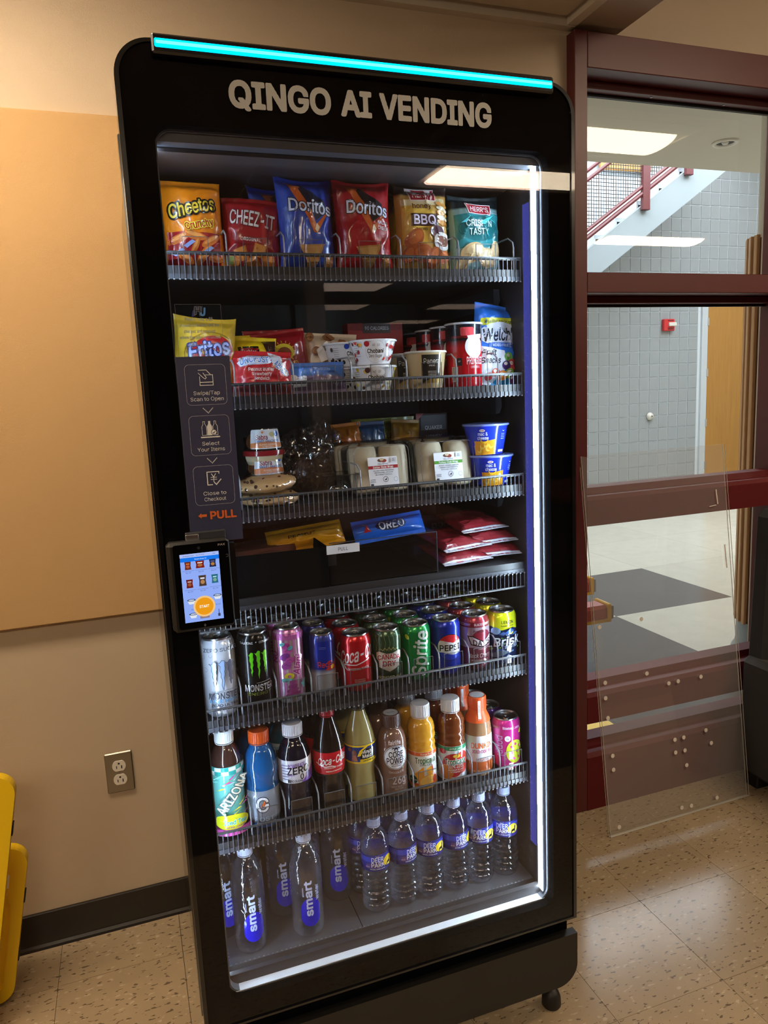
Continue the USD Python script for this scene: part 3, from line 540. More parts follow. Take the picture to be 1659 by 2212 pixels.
shelf(Z1, [.052, .158, .262, .368, .489, .612, .735]); shelf(Z2, [.155, .264, .378, .492, .600, .695], plates=[.214, .325, .44, .547, .650]); shelf(Z3, [.150, .386], push=False); shelf(Z4, [], True)
LX = [.0865+.0699*i for i in range(10)]
shelf(Z5, [x-.035 for x in LX[1:]], plates=LX); shelf(Z6, [x-.035 for x in LX[1:]], plates=LX)
s7 = part('bottom_deck', bx(IX0, .7605, .095, .60, .288, .2995), 'deck_grey', vm); part('deck_perforation', cat([bx(.057+.0095*k, .0605+.0095*k, .0965, .0985, .2993, .3002) for k in range(72)]+[bx(.0555, .058, .102+.0095*k, .106+.0095*k, .2993, .3002) for k in range(14)]), 'aluminium', s7, kind='stuff'); part('deck_seam', bx(.340, .3415, .098, .59, .2994, .2999), 'black_mask', s7)
# ---- payment terminal on the door
pt = thing('payment_terminal', 'black touch-screen payment terminal fixed to the door at left', 'payment terminal', (0, 0, 0))
TX0, TX1, TZ0, TZ1 = .0025, .1065, 1.050, 1.2055
part('body', chbox(TX0, TX1, -.030, -.003, TZ0, TZ1, .006), 'black_matte', pt); part('wedge', plate(Polygon([(TX0+.01, TZ0+.006), (TX1+.010, TZ0+.008), (TX1+.010, TZ1-.012), (TX0+.01, TZ1-.006)]), -.018, -.001), 'black_trim', pt)
part('bracket', chbox(.036, .104, -.010, -.001, TZ1-.004, TZ1+.012, .002), 'liner_edge', pt); part('clip', chbox(.036, .058, -.014, -.010, TZ1-.002, TZ1+.009, .001), 'aluminium', pt); part('front_glass', plate(rrect(TX0+.010, TX1-.003, TZ0+.006, TZ1-.004, .004), -.0312, -.029), 'black_mask', pt)
S = Art(); sx0, sx1, sz0, sz1 = .0225, .0868, 1.0672, 1.1855
S.rect(sx0, sz0, sx1, sz1, '8fabf5'); S.rect(sx0, sz1-.0065, sx1, sz1, 'a8baf2'); S.rect(sx0, sz1-.0132, sx1, sz1-.0062, '1675ea'); S.text('Available here', sx0+.014, sz1-.0035, .0014, '4a5a90', .018); S.text('Nov 5 5:10 PM', .0560, sz1-.0033, .0014, '4a5a90', .013); S.text('USD', sx1-.008, sz1-.0033, .0016, '4a5a90'); S.text('Smart shop 01', .0560, sz1-.0098, .0019, 'c8dcfa', .020)
def mini(x, z, w, h, c1, c2, c3): S.pg([(x-w/2, z+h/2), (x-w*.42, z), (x-w/2, z-h/2), (x+w/2, z-h/2), (x+w*.42, z), (x+w/2, z+h/2)], c1); S.ell(x, z-h*.12, w*.28, h*.2, c2); S.rect(x-w*.28, z+h*.15, x+w*.28, z+h*.30, c3)
mini(.0345, 1.1655, .0105, .0135, '6a2a1c', 'b0563a', 'd87a3a'); mini(.0545, 1.1660, .0145, .0125, '7a2018', 'a8683a', 'e8e0e0'); mini(.0755, 1.1660, .0112, .0135, '24284a', 'b07a3a', '50608a')
mini(.0350, 1.1345, .0110, .0145, '6a1c16', '9a5030', 'c0b0b0'); mini(.0565, 1.1375, .0125, .0185, '4a3834', 'b08050', 'd8d8e0'); mini(.0770, 1.1385, .0110, .0150, '2a6a80', '7aa890', 'a0d0d8')
for x, z in ((.0345, 1.1535), (.0555, 1.1535), (.0765, 1.1535), (.0352, 1.1205), (.0562, 1.1205), (.0772, 1.1220)): S.rect(x-.0095, z+.0027, x+.0095, z+.0033, '6a80c0'); S.text('$1.99', x, z, .0022, '4a5590', .0085, False)
S.text('$2.25', .0385, 1.0895, .0022, '4a5590', .0085, False); S.text('$2.25', .0790, 1.0935, .0022, '4a5590', .0085, False)
for x, z in ((.0355, 1.1030), (.0368, 1.0785), (.0790, 1.1065)): S.pg([(x-.0068, z+.003), (x+.0068, z+.003), (x+.004, z-.004), (x-.004, z-.004)], 'dfe4ee'); S.ell(x, z+.003, .0070, .0022, '3a4868'); S.ell(x, z+.003, .005, .0014, 'b8c4da')
S.rect(.0476, 1.0720, .0630, 1.0805, '8a7a86'); S.ell(.0560, 1.0930, .0182, .0182, 'f2c483'); S.ell(.0560, 1.0930, .0150, .0150, 'eb9a18'); S.text('START', .0560, 1.0930, .0044, 'ffffff', .0165)
S.line([(.0795, 1.0850), (.0795, 1.0775)], .0010, '3a4460'); S.rect(.0775, 1.0725, .0815, 1.0775, '3a4460')
printed('screen', S, on_front(-.0314), pt, 'screen_print', eps=.00002, base=.0)
P = Art(); P.text('PAX', TX1-.014, TZ1-.0095, .0034, 'b8b0a8', .012, shear=.1); printed('maker_mark', P, on_front(-.0314), pt, 'print', eps=.00002, base=.0)
P = Art(); P.ell(.0545, TZ1-.0115, .0026, .0026, '28282c'); printed('camera_eye', P, on_front(-.0314), pt, 'print', eps=.00002, base=.0)
P = Art(); P.ell(.0545, 1.0595, .0017, .0024, '6a6a6a'); printed('tap_mark', P, on_front(-.0314), pt, 'print', eps=.00002, base=.0)
P = Art(); P.line([(TX1-.008, 1.174), (TX1-.0045, 1.174), (TX1-.0045, 1.178), (TX1-.008, 1.178)], .0004, '8a8580'); printed('card_mark', P, on_front(-.0314), pt, 'print', eps=.00002, base=.0)

# ================================================================ the goods: builders
def can(name, label, R, h, art, body, loc, rz=0, group=None, accents=()):
    """a drinks can; body(z) -> colour; art is drawn with z from the can's foot"""
    t = thing(name, label, 'can', loc, (0, 0, rz), group)
    pr = [(0, .004), (R*.70, .004), (R*.74, 0), (R*.80, 0), (R*.97, .007), (R, .013), (R, h-.0165), (R*.985, h-.013), (R*.88, h-.0045), (R*.835, h-.0035)]
    pz = [pr[0], pr[1], pr[2], pr[3], pr[4], pr[5]]
    zs = sorted(set([.013]+[z for z in np.linspace(.013, h-.0165, 12)]+[z for z in accents]))
    q = pr[:5]+[(R, z) for z in zs]+pr[7:]
    m = lathe(q, 40); part('body', m, 'print_can', t, True, np.repeat(np.array([hexc(body(z)) for _, z in q]), 40, 0))
    lid = [(R*.835, h-.0040), (R*.855, h-.001), (R*.845, h), (R*.815, h-.0005), (R*.79, h-.0055), (R*.74, h-.0065), (R*.70, h-.0048), (0, h-.0048)]
    l = part('lid', lathe(lid, 40), 'lid_metal', t, 40)
    part('tab', cat([slab(affinity.scale(Point(0, -R*.12).buffer(1, quad_segs=8), R*.22, R*.32).difference(affinity.scale(Point(0, -R*.02).buffer(1, quad_segs=6), R*.10, R*.12)), h-.0044, h-.0032), slab(affinity.scale(Point(0, R*.36).buffer(1, quad_segs=8), R*.24, R*.20).boundary.buffer(.0004), h-.0048, h-.0042)]), 'aluminium', l)
    if art: printed('print', art, on_lathe([(p[0], p[1]) for p in q[4:]]), t, 'print_can', edge=.006)
    return t
def bottle(name, label, prof, liquid, cap, loc, rz=0, sleeve=None, art=None, group=None, capcol='e8ebf2', fill=True, n=40, catg='bottle', lmat='print_gloss', rings=True, mod=None):
    """prof: body outline; cap: (r, z0, z1); sleeve: (z0, z1, colour fn)"""
    t = thing(name, label, catg, loc, (0, 0, rz), group)
    sp = smooth_prof(prof); m = lathe(sp, n)
    if mod is not None: m.vertices = mod(m.vertices)
    part('body', m, liquid, t, True)
    r, z0, z1 = cap
    cp = part('cap', lathe([(0, z0), (r*.98, z0), (r, z0+.001), (r, z1-.0025), (r*.93, z1), (0, z1)], 32), 'print', t, 35, hexc(capcol))
    k = 28; a = np.arange(k)*2*PI/k
    part('cap_ridges', cat([xf(bx(r-.0003, r+.0006, -.0007, .0007, z0+.001, z1-.003), rotm([0, 0, 1], math.degrees(x))) for x in a]+[torus(r*.99, .0008, z0-.002, 24, 4)]), 'print', cp, False, hexc(capcol), kind='stuff')
    fnp = sp
    if sleeve:
        s0, s1, cf = sleeve; zz = np.linspace(s0, s1, 14); pz, prr = np.array([p[1] for p in sp]), np.array([p[0] for p in sp]); o = np.argsort(pz, kind='stable')
        sl_ = [(float(np.interp(z, pz[o], prr[o]))+.0006, float(z)) for z in zz]
        part('label', lathe(sl_, n), lmat, t, True, np.repeat(np.array([hexc(cf(z)) for _, z in sl_]), n, 0)); fnp = sl_
    if art: printed('print', art, on_lathe(fnp), t, lmat, edge=.006, base=.0004)
    return t
def bagfn(w, h, d, seed, crimp=.009, wr=.0048):
    o = np.array([seed*1.7, seed*3.1, 0])
    def f(uv):
        u, v = np.clip(2*uv[:, 0]/w, -1, 1), np.clip(2*uv[:, 1]/h-1, -1, 1)
        c = np.clip((1-np.abs(v))*h/2/crimp-1, 0, 1); e = np.clip((1-np.abs(u))/.10, 0, 1)
        base = d/2*(1-np.abs(u)**2.6)**.7*(1-np.abs(v)**3)**.75*c**.35
        p = np.c_[uv[:, 0]/w*3.2, uv[:, 1]/h*3.2, np.zeros(len(uv))]+o
        q = np.c_[uv[:, 0]/w*9, uv[:, 1]/h*2.4, np.zeros(len(uv))]+o
        ridge = 1-np.abs(2*meshkit.noise(p*1.6, seed)-1); ridge2 = 1-np.abs(2*meshkit.noise(q, seed+5)-1)
        edge = np.clip(np.abs(v)**4+np.abs(u)**4, 0, 1)
        return base+c*e*(wr*(ridge**3-.3)+wr*1.1*edge*(ridge2**3-.2))+.0006+.0004*(1-c)*np.sin(uv[:, 0]*1400)
    return f
def bag(name, label, w, h, d, colf, art, loc, rot=(0, 0, 0), seed=1, group=None, mat='print_foil', flare=.0, catg='snack bag', pinch=.05, ears=0., art_mat=None):
    t = thing(name, label, catg, loc, rot, group); f = bagfn(w, h, d, seed); nu, nv = 30, 40
    def warp(x, z, y):
        k = 1-pinch*np.sin(np.clip(z/h, 0, 1)*PI)**.6+flare*(z/h-.5); zz = z+ears*np.abs(2*x/w)**2.5*np.clip(z/h*4-3, 0, 1)*h
        return x*k, zz, y-ears*.12*h*np.abs(2*x/w)**2*np.clip(z/h*4-3, 0, 1)
    U, V = np.meshgrid(np.linspace(-w/2, w/2, nu), h*(.5-.5*np.cos(np.linspace(0, PI, nv)))*.6+.4*np.linspace(0, h, nv), indexing='ij'); uv = np.c_[U.ravel(), V.ravel()]
    y = f(uv); g = f(uv*[-1, 1]); P = []
    for s, yy in ((-1, y), (1, g)):
        x_, z_, y_ = warp(uv[:, 0], uv[:, 1], s*yy); P.append(np.c_[x_, y_, z_])
    F = []; i, j = np.meshgrid(np.arange(nu-1), np.arange(nv-1), indexing='ij'); q = np.stack([i*nv+j, (i+1)*nv+j, (i+1)*nv+j+1, i*nv+j+1], -1).reshape(-1, 4)
    fr = np.vstack([q[:, [0, 1, 2]], q[:, [0, 2, 3]]]); bk = fr[:, ::-1]+nu*nv
    rim = [k*nv for k in range(nu)]+[(nu-1)*nv+k for k in range(1, nv)]+[k*nv+nv-1 for k in range(nu-2, -1, -1)]+[k for k in range(nv-2, 0, -1)]
    R = np.array([(a, b) for a, b in zip(rim, rim[1:]+rim[:1])]); sd = np.vstack([np.c_[R[:, 1], R[:, 0], R[:, 0]+nu*nv], np.c_[R[:, 1], R[:, 0]+nu*nv, R[:, 1]+nu*nv]])
    m = trimesh.Trimesh(np.vstack(P), np.vstack([fr, bk, sd]), process=False)
    cs = np.array([hexc(colf(a, b)) for a, b in uv]); part('pouch', m, mat, t, 50 if False else True, np.vstack([cs, cs]))
    if art:
        def fn(uv, lift):
            x_, z_, y_ = warp(uv[:, 0], uv[:, 1], -(f(uv)+lift)); return np.c_[x_, y_, z_]
        printed('print', art, fn, t, art_mat or mat, edge=.006, base=.0005)
    return t
def cup(name, label, r0, r1, h, colf, art, loc, rz=0, group=None, catg='cup', lidcol='e9edf4', lid=True):
    t = thing(name, label, catg, loc, (0, 0, rz), group)
    pr = [(0, 0), (r0*.97, 0), (r0, .003)]+[(r0+(r1-r0)*k/8, .003+(h-.006)*k/8) for k in range(1, 9)]+[(r1, h-.002)]
    part('body', lathe(pr, 44), 'print_gloss', t, True, np.repeat(np.array([hexc(colf(z)) for _, z in pr]), 44, 0))
    if lid: part('lid', lathe([(r1-.002, h-.004), (r1+.0028, h-.004), (r1+.0032, h-.002), (r1+.002, h), (r1-.004, h+.0003), (0, h+.0003)], 44), 'print_gloss', t, 40, hexc(lidcol))
    if art: printed('print', art, on_lathe(pr[2:]), t, 'print_gloss', edge=.006)
    return t
def blob(pts, c, art): return art.pg(pts, c)
def chips(art, pts, c, c2):
    for x, z, s, r in pts: art.ell(x, z, s, s*.72, c, r); art.ell(x+s*.1, z+s*.12, s*.75, s*.45, c2, r)
flat_ = lambda c: (lambda *a: c)
def bands(*b):
    """colours from the foot up: (upper z, colour), ..."""
    def f(z):
        for zz, c in b:
            if z <= zz: return c
        return b[-1][1]
    return f
ROW = .0672                     # front to back pitch of the lanes

# ---------------------------------------------------------------- top shelf: crisps
def shelf1():
    y = .152
    # orange bag
    A = Art(); w, h = .116, .160
    A.rect(-w*.42, 0, w*.42, h*.40, 'a3121c')
    for x, z, s, r in ((-.03, .052, .016, 20), (.0, .058, .017, -10), (.03, .05, .016, 30), (-.02, .022, .015, -30), (.015, .026, .016, 50), (.038, .02, .012, 0), (.0, .04, .012, 60)): A.ell(x, z, s*1.3, s*.45, 'd8742c', r); A.ell(x, z+.002, s, s*.2, 'f0a055', r)
    for x, z in ((-.012, .044), (.022, .034), (-.032, .03)): A.pg([(x-.010, z-.004), (x+.006, z+.006), (x+.012, z+.003), (x-.004, z-.008)], '8ea2d8')
    A.text('Cheetos', .0, .108, .023, 'f4d23c', .088, rot=13, shear=.15, grow=(.0032, '16140f')); A.items[-2] = A.items[-2]
    B = Art(); B.items = []
    A2 = Art(); A2.items = A.items[:-1]; lastg = A.items[-1]
    A = Art(); A.items = A2.items+[lastg]; A.text('Crunchy', .010, .078, .0125, 'c01f1e', .056, rot=13, grow=(.0014, 'f6e04a'))
    bag('crisp_bag', 'orange crisp bag with yellow lettering at the left end of the top shelf', w, h, .058, lambda x, z: 'f28a10', A, (.107, y, Z1), (-5, 0, 3), 1, 'crisp bags on the top shelf')
    # dark red cracker bag
    A = Art(); w, h = .112, .140
    A.text('CHEEZ-IT', .0, .095, .026, 'e9e2e2', .086, rot=-6, grow=(.0009, '5a0d14')); A.rect(-.034, .004, .030, .062, '9a1d26'); A.text('ORIGINAL', -.004, .056, .006, 'efe3dd', .040, rot=-3)
    for x, z, r in ((-.022, .03, 20), (.012, .036, -15), (.0, .014, 40), (.030, .02, 8), (-.038, .014, -20)): A.poly(affinity.translate(affinity.rotate(sbox(-.012, -.012, .012, .012), r), x, z), 'c8762c'); A.poly(affinity.translate(affinity.rotate(sbox(-.010, -.010, .010, .010), r), x, z+.001), 'd98c3e')
    A.rect(-.052, .012, -.036, .026, '7a9a3a')
    bag('crisp_bag', 'dark red cracker bag with white block letters, second from left on the top shelf', w, h, .05, lambda x, z: 'a0141d', A, (.213, y+.012, Z1), (-7, 3.5, -4), 2, 'crisp bags on the top shelf', ears=-.02)
    # tortilla chip bags
    def tort(bg, dark, small, loc, rot, seed, label, two=True, wh=(.118, .172)):
        w, h = wh; A = Art(); A.pg([(-.040, h*.93), (-.018, h*.93), (.012, .085), (.036, h*.62), (.045, h*.66), (.014, .070), (.006, .070)], 'c25a20'); A.pg([(-.034, h*.92), (-.022, h*.92), (.012, .092), (.034, h*.62), (.036, h*.74), (-.01, h*.9)], dark); A.pg([(.008, .076), (.013, .088), (.019, .080), (.013, .070)], 'f3d9b0')
        A.text('Doritos', .004, .118, .0225, 'd8def5', .092, rot=-4, grow=(.0016, dark)); 
        if small: A.text(small[0], .036, .092, .0062, 'e8dadc', .026, rot=-4); A.text(small[1], .036, .082, .0062, 'e8dadc', .026, rot=-4)
        A.pg([(-.028, .046), (.028, .050), (.006, .004), (-.004, .004)], 'b98445'); A.pg([(-.023, .043), (.022, .047), (.004, .010)], 'cf9c5a'); A.pg([(.03, .034), (.05, .034), (.046, .010), (.03, .006)], 'b07a3c')
        return bag('crisp_bag', label, w, h, .062, lambda x, z: bg, A, loc, rot, seed, 'crisp bags on the top shelf', ears=.05, pinch=.10)
    tb = tort('1c3fa4', '141a33', None, (.322, y+.004, Z1), (-4, 0, 5), 3, 'blue tortilla chip bag with white letters, front of its lane')
    copy(tb, 'blue tortilla chip bag standing behind the front blue one', (.296, y+.075, Z1), (-4, -5, 14))
    tr = tort('a5101c', '1a0d10', ('NACHO', 'CHEESE'), (.436, y+.002, Z1), (-4, 0, 1), 4, 'bright red tortilla chip bag with a black arrow, front of its lane', wh=(.122, .172))
    copy(tr, 'red tortilla chip bag standing behind the front red one', (.448, y+.085, Z1), (-4, 2, -6))
    # BBQ
    A = Art(); w, h = .116, .168
    A.pg([(-.05, .12), (.05, .135), (.05, .145), (-.05, .14)], 'd8c49a'); A.rect(-.05, .055, -.0, .128, 'd9a83c'); A.ell(-.012, .10, .034, .030, 'e0b44a'); A.pg([(-.034, .166), (.030, .166), (.026, .138), (-.030, .138)], 'e8d6d6'); A.pg([(-.032, .164), (.028, .164), (.024, .140), (-.028, .140)], '9c1422'); A.text("HERR'S", -.002, .1515, .013, 'f2e8e6', .044)
    A.text('honey', -.008, .1275, .010, '6a3a12', .040, grow=(.0005, 'e8cf8a')); A.rect(-.034, .088, .026, .112, '3a1d14'); A.text('BBQ', -.004, .1005, .018, 'ddd4ee', .050); A.text('FLAVORED', -.012, .082, .0048, '3a2410', .024)
    for k in range(5): A.ell(.040, .132-.009*k, .016, .005, ('c98a3a', 'e6dcc4')[k % 2], -8)
    A.ell(.024, .078, .018, .012, '55323c'); A.ell(.036, .060, .022, .018, 'd8d4d0'); A.ell(.036, .060, .016, .011, '7a4632')
    chips(A, ((-.028, .064, .022, 40), (-.012, .036, .024, 0), (.014, .028, .022, 60), (.038, .03, .016, 10), (-.040, .034, .016, 70)), 'b4582a', 'cd7038')
    hb = bag('crisp_bag', 'yellow and brown crisp bag with a red badge, front of its lane', w, h, .062, lambda x, z: 'c79a4c' if abs(x) < .03 and z < .15 else ('2a1814' if z > .15 else 'b88a44'), A, (.560, y+.004, Z1), (-3, 0, -1), 6, 'crisp bags on the top shelf', ears=.03, pinch=.07)
    copy(hb, 'yellow and brown crisp bag standing behind the front one with the red badge', (.566, y+.08, Z1+.004), (-3, 2, 4))
    # teal
    A = Art(); w, h = .114, .158
    A.rect(-.05, .05, .05, .118, '2f8a92'); A.ell(.0, .088, .045, .026, '176a70'); A.pg([(-.028, .140), (.030, .136), (.028, .114), (-.022, .118)], 'e8d6d6'); A.pg([(-.026, .138), (.028, .134), (.026, .116), (-.020, .120)], 'ae1526'); A.text("HERR'S", .003, .127, .0105, 'f2e8e6', .040, rot=-4)
    A.text("CRISP 'N", .0, .098, .0125, 'c8e8ea', .060, grow=(.0006, '124a50')); A.text('TASTY', -.002, .081, .0125, 'c8e8ea', .044, grow=(.0006, '124a50'))
    for q in ([(.0, .10), (.035, .115), (.012, .095)], [(.01, .095), (.022, .07), (.03, .06), (.016, .078)], [(-.04, .10), (-.02, .112), (-.03, .10)], [(.02, .11), (.045, .10), (.03, .105)]): A.pg(q, '59d7e6')
    chips(A, ((-.018, .040, .026, 20), (.016, .030, .024, -20), (-.036, .022, .018, 60), (.036, .046, .018, 70)), 'd2ae7c', 'e4c898')
    A.text('270', .028, .006, .006, 'e8e8e8')
    hc = bag('crisp_bag', 'shiny teal crisp bag at the right end of the top shelf, front', w, h, .060, lambda x, z: '12252c' if z > .128 else '8fb4b8', A, (.680, y+.006, Z1), (-5, 0, -3), 8, 'crisp bags on the top shelf', ears=.03)
    copy(hc, 'teal crisp bag standing behind the front teal one', (.672, y+.08, Z1), (-5, 0, 3))
shelf1()

# ---------------------------------------------------------------- second shelf
def shelf2():
    z = Z2; G = 'snacks on the second shelf'
    A = Art(); w, h = .118, .150
    A.ell(.004, .085, .050, .036, '9a7a20', 12); A.ell(.004, .085, .048, .034, 'c8a83a', 12); A.ell(.008, .086, .042, .028, 'b01a24', 12); A.rect(-.05, .0, .05, .030, 'b3232a'); A.text('Fritos', .002, .090, .028, '9fb4f0', .080, rot=12, shear=.1, grow=(.0022, '2a3a78'))
    bag('corn_chip_bag', 'yellow corn chip bag half hidden behind the notice and the instruction sign', w, h, .055, lambda x, z: 'd9b436', A, (.108, .160, z), (-5, 5, 6), 11, G, ears=.03)
    A = Art(); A.rect(-.05, .02, .05, .062, 'f0cf1c'); A.pg([(-.028, .094), (.014, .098), (.016, .078), (-.026, .074)], '1f2a14'); A.pg([(-.026, .091), (.012, .094), (.013, .079), (-.024, .077)], 'a81622'); A.text('Keebler', -.007, .0855, .0075, 'f2f0f0', .032, rot=3); A.pg([(.022, .110), (.052, .112), (.05, .05), (.036, .07)], '3a1a10'); A.text('LET', .038, .092, .006, 'a88a6a', rot=90)
    kb = bag('cookie_bag', 'bright yellow cookie bag with a red label behind the sandwich on the second shelf', .108, .118, .045, lambda x, z: 'f2d21c', A, (.200, .205, z), (-6, 4, 2), 12, G)
    copy(kb, 'yellow cookie bag behind the bright yellow one, barely showing at its left', (.180, .255, z+.006), (-6, -2, 0))
    A = Art(); A.ell(.0, .085, .022, .018, 'd8c23a'); 
    for k in range(16): A.poly(affinity.rotate(Polygon([(-.0015, .105), (.0015, .105), (0, .110)]), k*22.5, origin=(0, .085)), 'd8c23a')
    A.ell(.0, .083, .015, .012, '7a3c1a'); A.pg([(-.014, .082), (.014, .082), (.010, .072), (-.010, .072)], '4a6a22'); A.text('SUN-MAID', .0, .0585, .0088, 'd9b23c', .052, rot=5); A.rect(-.010, .038, .030, .049, 'c8d03a', .001); A.text('um Cookies', .010, .0435, .0058, '22240c', .036)
    sm = bag('cookie_bag', 'dark red cookie bag with a yellow sun emblem on the second shelf', .114, .132, .045, lambda x, z: '9a1620', A, (.286, .235, z), (-6, -7, 2), 13, G)
    copy(sm, 'dark red cookie bag standing behind the one with the sun emblem', (.268, .285, z+.006), (-6, -2, 3))
    A = Art(); A.pg([(-.052, .060), (-.03, .075), (.03, .074), (.052, .040), (.046, .034), (.02, .058), (-.046, .052)], 'c9d8f4'); A.text('UNCRUST', -.018, .0625, .0125, '3d7ddb', .056, rot=3, arc=.004, grow=(.0012, 'e4ecfa')); A.text('ABLES', .034, .050, .0115, '3d7ddb', .032, rot=-38, grow=(.0012, 'e4ecfa')); A.pg([(.012, .086), (.034, .080), (.038, .064), (.018, .066)], 'dce6fa')
    for k, s_ in enumerate(('Peanut Butter', 'Strawberry', 'Sandwich')): A.text(s_, -.006, .046-.0088*k, .0062, 'f0dde0', len(s_)*.0039)
    bag('sandwich_pack', 'red crustless sandwich packet with blue lettering at the front of the second shelf', .118, .088, .05, lambda x, z: 'c0222e' if z > .02 else '7a3436', A, (.214, .142, z), (-14, 3, 0), 14, G, catg='sandwich')
    A = Art(); A.rect(-.055, .034, .055, .052, '3f7fe0'); A.text('NET WT 4 OZ (113g)', .004, .043, .0048, 'b8d0f4', .044); A.rect(-.05, .012, -.026, .030, 'e4ecf8'); A.text('NET WT 4 OZ', .022, .018, .0040, 'dfe8fa', .04, rot=-12); A.ell(-.052, .026, .010, .010, 'e8e4e2')
    bag('pastry_pack', 'clear blue-banded pastry packet lying at the front of the second shelf', .124, .064, .052, lambda x, z: '4f7fd0' if z > .03 else '77688a', A, (.323, .150, z), (-16, 0, 0), 15, G, catg='pastry')
    A = Art(); r2 = np.random.default_rng(5)
    for k in range(22):
        x, zz, s = r2.uniform(-.05, .05), r2.uniform(.01, .118), r2.uniform(.006, .011); A.ell(x, zz, s, s*.85, '8a5230', r2.uniform(0, 90)); A.ell(x, zz, s*.8, s*.65, 'a8713e'); A.ell(x+.002, zz+.001, s*.25, s*.22, '4a2412')
    A.pg([(-.04, .085), (-.015, .105), (-.005, .07), (-.03, .06)], 'efe9e4'); A.text('TINY', .024, .03, .012, '3a2418', grow=(.0008, 'd8c0a0'))
    bag('cookie_bag', 'cream bag patterned with small cookies on the second shelf', .118, .125, .05, lambda x, z: 'cdb397', A, (.378, .245, z), (-6, 3, 0), 16, G)
    # yoghurts
    def yog(main, spots, dots, label, loc, rz=0):
        A = Art(); r_ = np.random.default_rng(len(label))
        for k in range(26):
            u, v = r_.uniform(-.075, .075), r_.uniform(.006, .045)
            if (u/.022)**2+((v-.026)/.022)**2 > 1: A.ell(u, v, .0042, .0034, spots[k % len(spots)], r_.uniform(0, 180))
        A.ell(0, .026, .0215, .0215, 'c8ccd6'); A.ell(0, .026, .0208, .0208, 'f2f4fa'); A.text('Chobani', .0, .0275, .0078, '15161c', .034); A.text(main, .0, .0185, .0058, '22242c', .030, False); A.text('60   12', .001, .0385, .0042, '30323a', .014, False); A.ell(-.017, .041, .0052, .0052, dots); 
        for k in range(6): A.rect(-.046, .018+.004*k, -.034, .0187+.004*k, '8a8e9a')
        A.text('5.3 OZ', .042, .034, .003, '50545e', rot=90)
        return cup('yoghurt_cup', label, .0335, .0455, .050, flat_('f0f2f8'), A, loc, rz, 'yoghurt cups on the second shelf', 'yoghurt')
    v1 = yog('Zero Sugar', ('d8b020', 'e8c848', '6a4a2a', 'e4dcc0'), '54343a', 'yoghurt cup with yellow vanilla flowers, under the strawberry one', (.438, .145, z), -10)
    yog('Zero Sugar', ('b3202a', 'c8323a', 'd8503a', '8a1822', 'e8b23a'), 'b01e2a', 'yoghurt cup with red strawberries, on top of its stack', (.440, .145, z+.0505), -12)
    ck = yog('Zero Sugar', ('22242c', '2c2e38', '3a3c48', '18191e'), '2248b8', 'yoghurt cup with black and white cookies beside the strawberry one', (.404, .215, z+.0505), 8)
    copy(ck, 'cookie yoghurt cup under another in the stack behind the front yoghurts', (.404, .215, z), (0, 0, 40))
    copy(v1, 'yoghurt cup at the back of the front yoghurt lane', (.446, .245, z), (0, 0, 0))
    # soups
    def soup(label, loc, rz):
        A = Art(); A.rect(-.014, .012, .030, .068, '35322c'); A.text('Panera', .008, .0555, .0100, 'e6e2da', .036, False); A.text('BREAD', .008, .0465, .0028, 'd8d4cc', .014); A.text('BROCCOLI', .009, .034, .0040, 'c8c4ba', .020); A.text('CHEDDAR', .009, .0285, .0040, 'c8c4ba', .020); A.pg([(-.014, .012), (.030, .012), (.03, .022), (.01, .024)], 'c8a24a')
        return cup('soup_tub', label, .034, .0415, .076, flat_('cdb88a'), A, loc, rz, 'soup tubs on the second shelf', 'soup', 'd8d6cc')
    s0 = soup('soup tub with a dark label on the second shelf, front one', (.552, .143, z), -14); copy(s0, 'soup tub behind the front one with the dark label', (.530, .225, z), (0, 0, -14))
    # red carton
    t = thing('snack_carton', 'red carton reading 90 calories at the back of the second shelf', 'carton', (.505, .33, z)); part('carton', chbox(-.065, .065, -.02, .02, 0, .150, .001), 'print_card', t, False, hexc('8c1410')); A = Art(); A.rect(-.03, .128, .035, .150, '3a1a18'); A.text('90 CALORIES', .003, .139, .0072, 'c8c0c0', .056); printed('print', A, on_front(-.0202), t)
    # crisps tubes
    A = Art(); h = .128; A.rect(-.12, .095, .12, .118, '14171f'); A.rect(-.014, .104, .014, .121, 'd24a52', .003); A.pg([(-.034, .104), (.04, .104), (.04, .098), (-.034, .1)], '7a1018'); A.pg([(.004, .090), (.036, .100), (.036, .108), (.0, .104)], 'e2dfe6'); A.ell(.016, .082, .021, .023, 'eceaf0', 0); A.text('PRINGLES', .018, .054, .0145, 'e4d2d6', .040); A.text('ORIGINAL', .018, .041, .0046, 'e8c0c4', .024); A.rect(-.022, .044, -.012, .060, '2a2228', .001); A.text('GF', -.017, .053, .003, 'c8b8b8'); A.rect(-.034, .012, -.020, .042, 'cfc6c6')
    for k in range(5): A.rect(-.033+.0026*k, .013, -.0322+.0026*k, .041, '3a3034')
    A.rect(-.034, .098, -.006, .1, '3a0c12')
    p0 = cup('crisps_tube', 'red crisps tube with a white lid on the second shelf, front one', .0372, .0372, .131, bands((.093, 'c2141f'), (1, '191c26')), A, (.641, .146, z), -14, 'crisps tubes on the second shelf', 'crisps tube', 'c8ccd8')
    for k, q in enumerate(('second', 'third', 'fourth')): copy(p0, f'red crisps tube, {q} from the front in its lane', (.640-.002*k, .146+.078*(k+1), z), (0, 0, -30-9*k))
    # fruit snacks
    A = Art(); w, h = .110, .175
